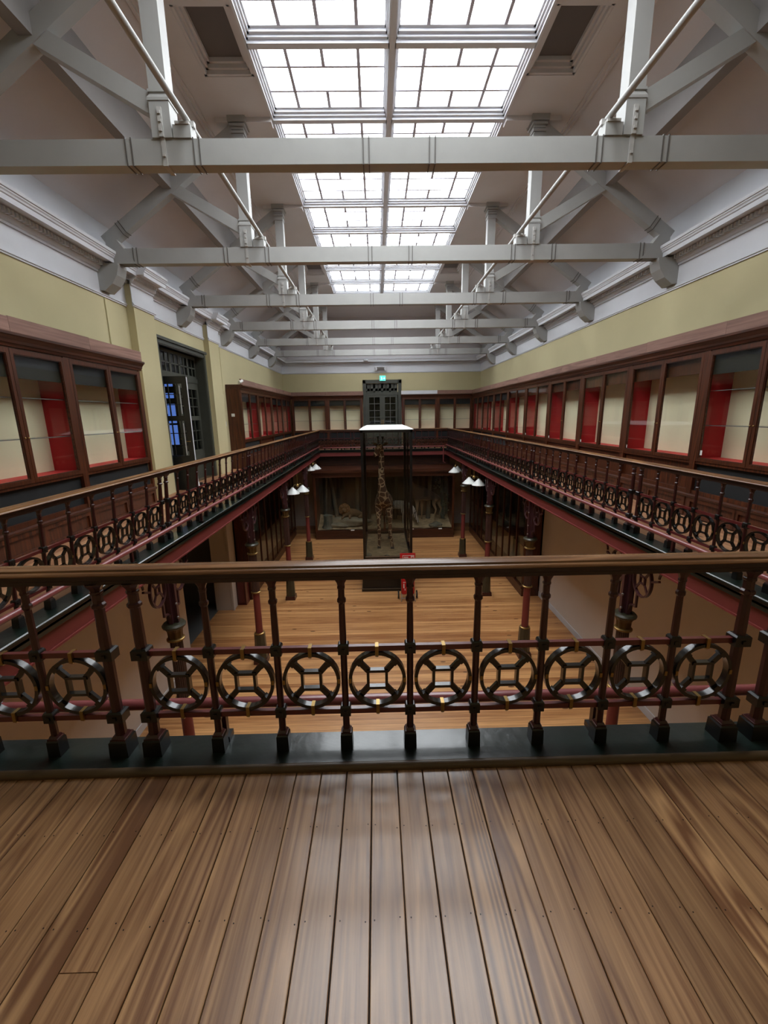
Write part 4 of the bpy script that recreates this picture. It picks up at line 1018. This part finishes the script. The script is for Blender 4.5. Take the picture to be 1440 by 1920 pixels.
# ------------------------------------------------------------------ fire extinguisher trolley
ft = thing('extinguisher_trolley', 'red fire extinguisher trolley with sign standing before the giraffe case', 'trolley', (.60, 12.42, 0))
MB().tube([(-.2, .05, .12), (-.2, .1, 1.3), (.2, .1, 1.3), (.2, .05, .12)], .014, 8).build('frame', 'chrome', ft, smooth=True)
MB().tube([(-.2, -.16, .1), (.2, -.16, .1)], .012, 8).tube([(-.2, .05, .18), (-.2, -.16, .1), (-.22, -.22, .02)], .012, 8).tube([(.2, .05, .18), (.2, -.16, .1), (.22, -.22, .02)], .012, 8).tube([(-.2, .05, .18), (.2, .05, .18)], .012, 8).build('foot_frame', 'chrome', ft, smooth=True)
for x in (-.29, .29):
    wh = MB().tube([(x, .1 + .11 * math.cos(t), .125 + .11 * math.sin(t)) for t in [i * 2 * PI / 20 for i in range(20)]], .02, 8, closed=True).build('wheel', 'rubber', ft, smooth=True)
    MB().tube([(x - .02, .1, .125), (x + .02, .1, .125)], .07, 14).build('hub', 'chrome', wh, smooth=True)
for x in (-.115, .115):
    MB().lathe([(.085, .2), (.095, .22), (.095, .72), (.07, .80), (.03, .84)], 18, x, 0).build('cylinder', 'signred', ft, smooth=True)
    MB().lathe([(.03, .84), (.035, .86), (.035, .92)], 10, x, 0).cbox(x, -.05, .91, .03, .12, .03).build('valve', 'white', ft)
    lab = MB().box(x - .04, x + .04, -.098, -.094, .60, .62).box(x - .03, x + .0, -.098, -.094, .42, .56).box(x + .01, x + .03, -.098, -.094, .34, .40)
    lab.build('print', 'white', ft)
MB().box(-.24, .24, .07, .11, 1.26, 1.50).box(-.30, .30, .08, .10, 1.26, 1.33).build('sign_board', 'signred', ft)
MB().frame(-.16, .2, 1.32, 1.44, .064, .07, .012).box(-.12, .02, .064, .07, 1.365, 1.39).box(.10, .13, .064, .07, 1.36, 1.42).box(.14, .18, .064, .07, 1.38, 1.41).build('sign_print', 'white', ft)

# ------------------------------------------------------------------ far diorama case
DX0, DX1, DF, DB = -3.27, 3.28, 19.3, 20.95
dc = thing('diorama_case', 'wide mahogany diorama case at the far end of the lower hall', 'display case', (0, 0, 0))
MB().box(DX0, DX1, DF - .04, DB, 0, .12).box(DX0 + .02, DX1 - .02, DF - .01, DB, .12, .36).box(DX0, DX1, DF - .03, DB, .36, .41).build('base', 'mahogX', dc)
for x in (DX0, -.05, DX1 - .1): MB().box(x, x + .1, DF - .01, DF + .09, .41, 2.95).build('stile', 'mahog', dc)
MB().box(DX0, DX1, DF - .01, DF + .09, 2.95, 3.08).build('head_rail', 'mahogX', dc)
MB().box(DX0 - .05, DX1 + .05, DF - .06, DB, 3.08, 3.16).box(DX0 - .1, DX1 + .1, DF - .12, DB, 3.16, 3.3).build('cornice', 'mahogX', dc)
MB().box(DX0, DX0 + .04, DF, DB, .41, 3.08).build('side_panel', 'mahogY', dc); MB().box(DX1 - .04, DX1, DF, DB, .41, 3.08).build('side_panel', 'mahogY', dc)
MB().box(DX0, DX1, DB - .04, DB, .41, 3.08).build('backdrop', 'diobg', dc)
for a, c in ((DX0 + .1, -.05), (.05, DX1 - .1)): MB().box(a, c, DF + .03, DF + .036, .41, 2.95).build('pane', 'glass', dc)
def mound(x0, x1, seed, h):
    random.seed(seed); ph = [random.uniform(0, 6) for _ in range(4)]
    return MB().grid(lambda u, v: (x0 + (x1 - x0) * u, DF + .1 + (DB - DF - .16) * v, .42 + .02 + h * v * v + .05 * math.sin(u * 9 + ph[0]) * math.sin(v * 5 + ph[1]) + .04 * v * math.sin(u * 21 + ph[2])), 28, 10)
mound(DX0 + .05, -.02, 3, .35).build('ground_left', 'soil', dc, smooth=True); mound(.02, DX1 - .05, 5, .3).build('ground_right', 'soil', dc, smooth=True)
# painted panelling above the case under the far gallery
struct('trim_panelling', MB().box(-3.3, 3.3, 20.95, 21.0, 3.3, 3.84), 'mahogX', 'dark red panelling above the diorama case')
def rock(name, label, x, y, z, sx, sy, sz, seed, mat='rock'):
    random.seed(seed); bm = bmesh.new(); bmesh.ops.create_icosphere(bm, subdivisions=3, radius=1)
    ph = [random.uniform(0, 6) for _ in range(6)]
    for v in bm.verts:
        n = 1 + .14 * math.sin(v.co.x * 4 + ph[0]) * math.sin(v.co.y * 5 + ph[1]) + .1 * math.sin(v.co.z * 6 + ph[2] + v.co.x * 3)
        v.co = Vector((v.co.x * sx * n, v.co.y * sy * n, max(v.co.z, -.5) * sz * n))
    me = bpy.data.meshes.new(name); bm.to_mesh(me); bm.free(); me.materials.append(M[mat])
    me.polygons.foreach_set('use_smooth', [True] * len(me.polygons))
    return tag(put(name, me, None, (x, y, z)), label, 'rock', 'rocks in the diorama')
rock('rock', 'long pale rock slab under the lion in the diorama', -1.75, 20.0, .66, .98, .36, .26, 1)
rock('rock', 'pale flat rock at the left of the lion slab', -2.2, 19.75, .56, .5, .25, .14, 2)
rock('rock', 'dark rounded stone at the right front of the zebra scene', 2.45, 19.62, .5, .32, .2, .16, 4, 'bark')
# stump
st = thing('tree_stump', 'grey tree stump at the left of the lion diorama', 'stump', (-2.72, 19.75, .45))
mm = MB(); n = 18
for z, R in ((0, .30), (.12, .22), (.5, .2), (.62, .22)):
    for k in range(n):
        t = 2 * PI * k / n; r = R * (1 + .12 * math.sin(3 * t + z * 3) + .06 * math.sin(7 * t)); mm.v.append((r * math.cos(t), r * math.sin(t), z))
for i in range(3):
    for k in range(n): l = (k + 1) % n; mm.f.append((i * n + k, i * n + l, (i + 1) * n + l, (i + 1) * n + k))
mm.f.append(tuple(3 * n + k for k in range(n)))
mm.build('trunk', 'bark', st, smooth=True)
for k, (x, lean, h, r) in enumerate(((-2.95, .15, 2.3, .07), (-2.35, -.3, 2.35, .09), (-1.35, .05, 2.3, .11), (-.75, .1, 2.3, .08), (.55, .1, 2.3, .09), (2.2, .12, 2.3, .1), (2.95, -.1, 2.3, .08))):
    mm = MB().tube([(0, 0, 0), (lean * .4, .02, h * .45), (lean, 0, h)], [r * 1.2, r, r * .8], 10)
    bt_ = thing('bare_tree', ['slim grey trunk at the left end of the diorama', 'leaning grey trunk behind the stump', 'straight trunk behind the lion', 'trunk right of the lion', 'trunk behind the zebra', 'trunk behind the antelope hind legs', 'slim trunk at the right end of the diorama'][k], 'tree', (x, 20.6, .62), group='bare trees in the diorama'); mm.build('trunk', 'bark', bt_, smooth=True)
random.seed(11)
for bx, bz, lab in ((3.0, 1.4, 'leafy dusty bush at the right end of the diorama'), (2.75, 2.4, 'hanging leafy spray in the top right of the diorama')):
    lf = MB()
    for i in range(90):
        c = Vector((bx + random.gauss(0, .16), 20.35 + random.gauss(0, .15), bz + random.gauss(0, .3))); a = random.uniform(0, 6.28); d = Vector((math.cos(a), math.sin(a), random.uniform(-.5, .5))) * .07; e = Vector((-math.sin(a), math.cos(a), .3)) * .03
        b = len(lf.v); lf.v += [tuple(c - d), tuple(c + e), tuple(c + d), tuple(c - e)]; lf.f.append((b, b + 1, b + 2, b + 3))
    bt = thing('leafy_bush', lab, 'bush', (0, 0, 0)); lo = lf.build('leaves', 'leaf', bt); lo['kind'] = 'stuff'
    MB().tube([(bx, 20.4, .6 if bz < 2 else 2.95), (bx, 20.38, bz)], .02, 6).build('stem', 'bark', bt)
# lion
li = thing('lion', 'mounted lion with golden mane lying on the rock slab', 'lion', (0, 0, 0))
creature('body', M['tawny'], {'p': (-1.15, 20.3, 1.0, (.2, .2)), 'b': (-1.5, 20.28, 1.05, (.2, .22)), 'c': (-1.82, 20.2, 1.1, (.2, .22)), 'n': (-1.92, 20.08, 1.22, .14), 'h': (-1.95, 19.95, 1.27, .12), 'm': (-1.95, 19.83, 1.21, .075),
    'a1': (-1.95, 20.0, .98, .08), 'a2': (-2.02, 19.78, .92, .055), 'a3': (-2.04, 19.65, .92, .055), 'd1': (-1.68, 20.02, .96, .08), 'd2': (-1.66, 19.8, .92, .055), 'd3': (-1.66, 19.67, .92, .055), 'e1': (-1.1, 20.1, .92, .1), 'e2': (-1.28, 19.95, .88, .06)},
    [['p', 'b', 'c', 'n', 'h', 'm'], ['c', 'a1', 'a2', 'a3'], ['c', 'd1', 'd2', 'd3'], ['p', 'e1', 'e2']], 'p', li)
rk = MB(); bm = bmesh.new(); bmesh.ops.create_icosphere(bm, subdivisions=4, radius=1); random.seed(5)
for v in bm.verts: 
    r = 1 + random.uniform(-.08, .1); v.co = Vector((v.co.x * .27 * r, v.co.y * .16 * r, v.co.z * .30 * r))
me = bpy.data.meshes.new('mane'); bm.to_mesh(me); bm.free(); me.materials.append(M['mane']); put('mane', me, li, (-1.93, 20.1, 1.26))
for sg in (-1, 1):
    MB().lathe([(.04, -.02), (.045, 0), (.02, .03)], 8).build('ear', 'tawny', li, (-1.95 + sg * .11, 19.94, 1.40), smooth=True)
    MB().lathe([(0, -.012), (.012, 0), (0, .012)], 6).build('eye', 'hoof', li, (-1.95 + sg * .05, 19.83, 1.29))
MB().cbox(-1.95, 19.755, 1.235, .05, .02, .03).build('nose', 'hoof', li)
# zebra grazing, body behind the giraffe case
ze = thing('zebra', 'mounted zebra with head lowered at the right of the giraffe case', 'zebra', (.45, -.15, 0))
zp = {'p': (-.35, 20.2, 1.55, (.2, .22)), 'b': (.05, 20.2, 1.5, (.21, .25)), 'c': (.45, 20.15, 1.52, (.2, .24)), 'n1': (.72, 20.08, 1.5, (.13, .17)), 'n2': (.96, 20.0, 1.2, (.09, .13)), 'h1': (1.06, 19.95, .98, (.075, .09)), 'h2': (1.16, 19.9, .74, (.05, .06)), 'h3': (1.2, 19.88, .62, (.05, .055))}
zch = [['p', 'b', 'c', 'n1', 'n2', 'h1', 'h2', 'h3']]
for nm, x, y in (('f1', .45, 20.05), ('f2', .5, 20.28), ('g1', -.38, 20.08), ('g2', -.33, 20.32)):
    fr_ = nm[0] == 'f'; zp.update({nm + 'a': (x, y, 1.2, .1), nm + 'b': (x + (.02 if fr_ else .08), y, .98, .06), nm + 'c': (x + (.0 if fr_ else -.06), y, .78, .042), nm + 'd': (x, y, .56, .04)})
    zch.append([('c' if fr_ else 'p'), nm + 'a', nm + 'b', nm + 'c', nm + 'd'])
creature('body', M['zebra'], zp, zch, 'p', ze)
for yy in (19.9, 20.02): MB().tube([(1.0, yy, 1.08), (1.06, yy - .01, 1.16), (1.12, yy, 1.2)], [.02, .03, .006], 7).build('ear', 'hoof', ze, smooth=True)
MB().tube([(.62, 20.1, 1.72), (.86, 20.03, 1.52), (1.02, 19.98, 1.2)], [.03, .04, .02], 6).build('mane', 'hoof', ze, smooth=True)
# eland with pale legs
an = thing('antelope', 'mounted large antelope with pale legs in the right of the diorama', 'antelope', (0, 0, 0))
ap = {'p': (2.55, 20.45, 2.0, (.26, .3)), 'b': (2.1, 20.42, 1.92, (.27, .32)), 'c': (1.7, 20.38, 1.98, (.25, .33)), 'n1': (1.42, 20.32, 2.25, (.15, .2)), 'n2': (1.25, 20.26, 2.55, (.11, .13)), 'h1': (1.16, 20.2, 2.68, .1), 'h2': (1.02, 20.08, 2.56, .065), 'h3': (.95, 20.02, 2.48, .05)}
ach = [['p', 'b', 'c', 'n1', 'n2', 'h1', 'h2', 'h3']]
for nm, x, y in (('f1', 1.62, 20.25), ('f2', 1.88, 20.5), ('g1', 2.5, 20.3), ('g2', 2.78, 20.52)):
    fr_ = nm[0] == 'f'; ap.update({nm + 'a': (x, y, 1.66, .14), nm + 'b': (x + (.01 if fr_ else -.06), y, 1.42, .085), nm + 'c': (x + (0 if fr_ else .07), y, 1.12, .05), nm + 'd': (x, y, .84, .036), nm + 'e': (x - .02, y - .03, .62, .045)})
    ach.append([('c' if fr_ else 'p'), nm + 'a', nm + 'b', nm + 'c', nm + 'd', nm + 'e'])
creature('body', M['eland'], ap, ach, 'p', an)
for yy in (20.13, 20.27): MB().tube([(1.18, yy, 2.76), (1.3, yy, 2.82), (1.42, yy, 2.9)], [.02, .03, .006], 7).build('horn', 'hoof', an, smooth=True)
for i, x in enumerate((-1.52, 1.3, 2.63)): tag(MB().cbox(0, 0, 0, .16, .02, .05).build('caption_card', 'white', None, (x, DF - .035, .43)), ['white caption card before the lion', 'white caption card before the zebra', 'white caption card before the antelope'][i], 'card', 'caption cards on the diorama')

# ------------------------------------------------------------------ lower side cases, pendant lamps, red box
def low_case(label, sg, y0, y1, depth):
    t = thing('floor_case', label, 'display case', (0, 0, 0), group='tall glazed cases under the galleries')
    xw = sg * (WL - .01); xf = sg * (WL - depth)
    def bx(a, c, ya, yb, z0, z1): x = sorted((sg * a, sg * c)); return MB().box(x[0], x[1], ya, yb, z0, z1)
    D = WL - depth
    bx(D, WL - .01, y0, y1, 0, .3).build('base', 'mahogY', t); bx(D - .03, D, y0, y1, .26, .32).build('base_moulding', 'mahogY', t)
    bx(D, WL - .01, y0, y0 + .04, .3, 3.5).build('end_panel', 'mahog', t)
    bx(WL - .05, WL - .01, y0, y1, .3, 3.5).build('back_board', 'casedark', t)
    bx(WL - .06, WL - .05, y0 + .05, y1, .3, 1.45).build('pale_lining', 'lowpanel', t)
    bx(D - .06, WL - .01, y0 - .04, y1, 3.45, 3.62).build('cornice', 'mahogY', t)
    n = int(round((y1 - y0) / .78)); s = (y1 - y0) / n
    for i in range(n + 1):
        y = y0 + i * s; bx(D, D + .06, y - .03, y + .03, .3, 3.45).build('mullion', 'mahog', t)
    for i in range(n): bx(D + .025, D + .03, y0 + i * s + .03, y0 + (i + 1) * s - .03, .32, 3.45).build('pane', 'glassd', t)
    bx(D + .05, WL - .06, y0 + .05, y1, 1.6, 1.62).build('shelf', 'mahogY', t)
    return t
low_case('tall glazed case under the left gallery beyond the pale pier', -1, 12.62, 20.2, .42)
low_case('tall glazed case under the right gallery beyond the cream wall', 1, 12.45, 20.2, .57)
rb = thing('fire_cabinet', 'dark red box on the floor beside the pale pier', 'cabinet', (-4.58, 12.4, 0))
MB().box(-.14, .14, -.16, .18, 0, .95).build('body', 'redrail', rb); MB().frame(-.12, .12, .05, .9, -.175, -.16, .02).build('door_frame', 'red', rb)
def lamp(label, x, y, z, dirs):
    t = thing('pendant_lamp', label, 'lamp', (x, y, z), group='white cone lamps under the galleries')
    MB().tube([(0, 0, .25), (0, 0, 3.83 - z)], .012, 8).build('stem', 'brass', t, smooth=True)
    MB().lathe([(.02, .18), (.05, .2), (.06, .24), (.03, .28)], 12).build('boss', 'brass', t, smooth=True)
    for dx, dy in dirs:
        MB().tube([(0, 0, .24), (dx * .6, dy * .6, .27), (dx, dy, .2)], .01, 8).build('arm', 'brass', t, smooth=True)
        s = MB(); n = 24
        for r, zz in ((.03, .2), (.05, .17), (.235, -.01), (.235, -.025), (.225, -.025), (.045, .155)):
            for k in range(n): a = 2 * PI * k / n; s.v.append((dx + r * math.cos(a), dy + r * math.sin(a), zz))
        for i in range(5):
            for k in range(n): l = (k + 1) % n; s.f.append((i * n + k, i * n + l, (i + 1) * n + l, (i + 1) * n + k))
        s.build('shade', 'shade', t, smooth=True)
        MB().lathe([(.02, .15), (.045, .1), (.05, .05), (.03, .0), (0, -.01)], 12, dx, dy).build('bulb', 'white', t, smooth=True)
lamp('twin white cone lamp under the left gallery near the third column', -3.05, 14.35, 3.18, [(-.13, -.22), (.13, .22)])
lamp('white cone lamp under the far end of the left gallery', -3.1, 18.3, 3.47, [(-.1, -.2), (.1, .25)])
lamp('twin white cone lamp under the right gallery near the third column', 3.03, 14.35, 3.36, [(-.12, .2), (.12, -.2)])
lamp('white cone lamp under the far end of the right gallery', 3.12, 18.3, 3.28, [(-.1, -.2), (.14, .25)])
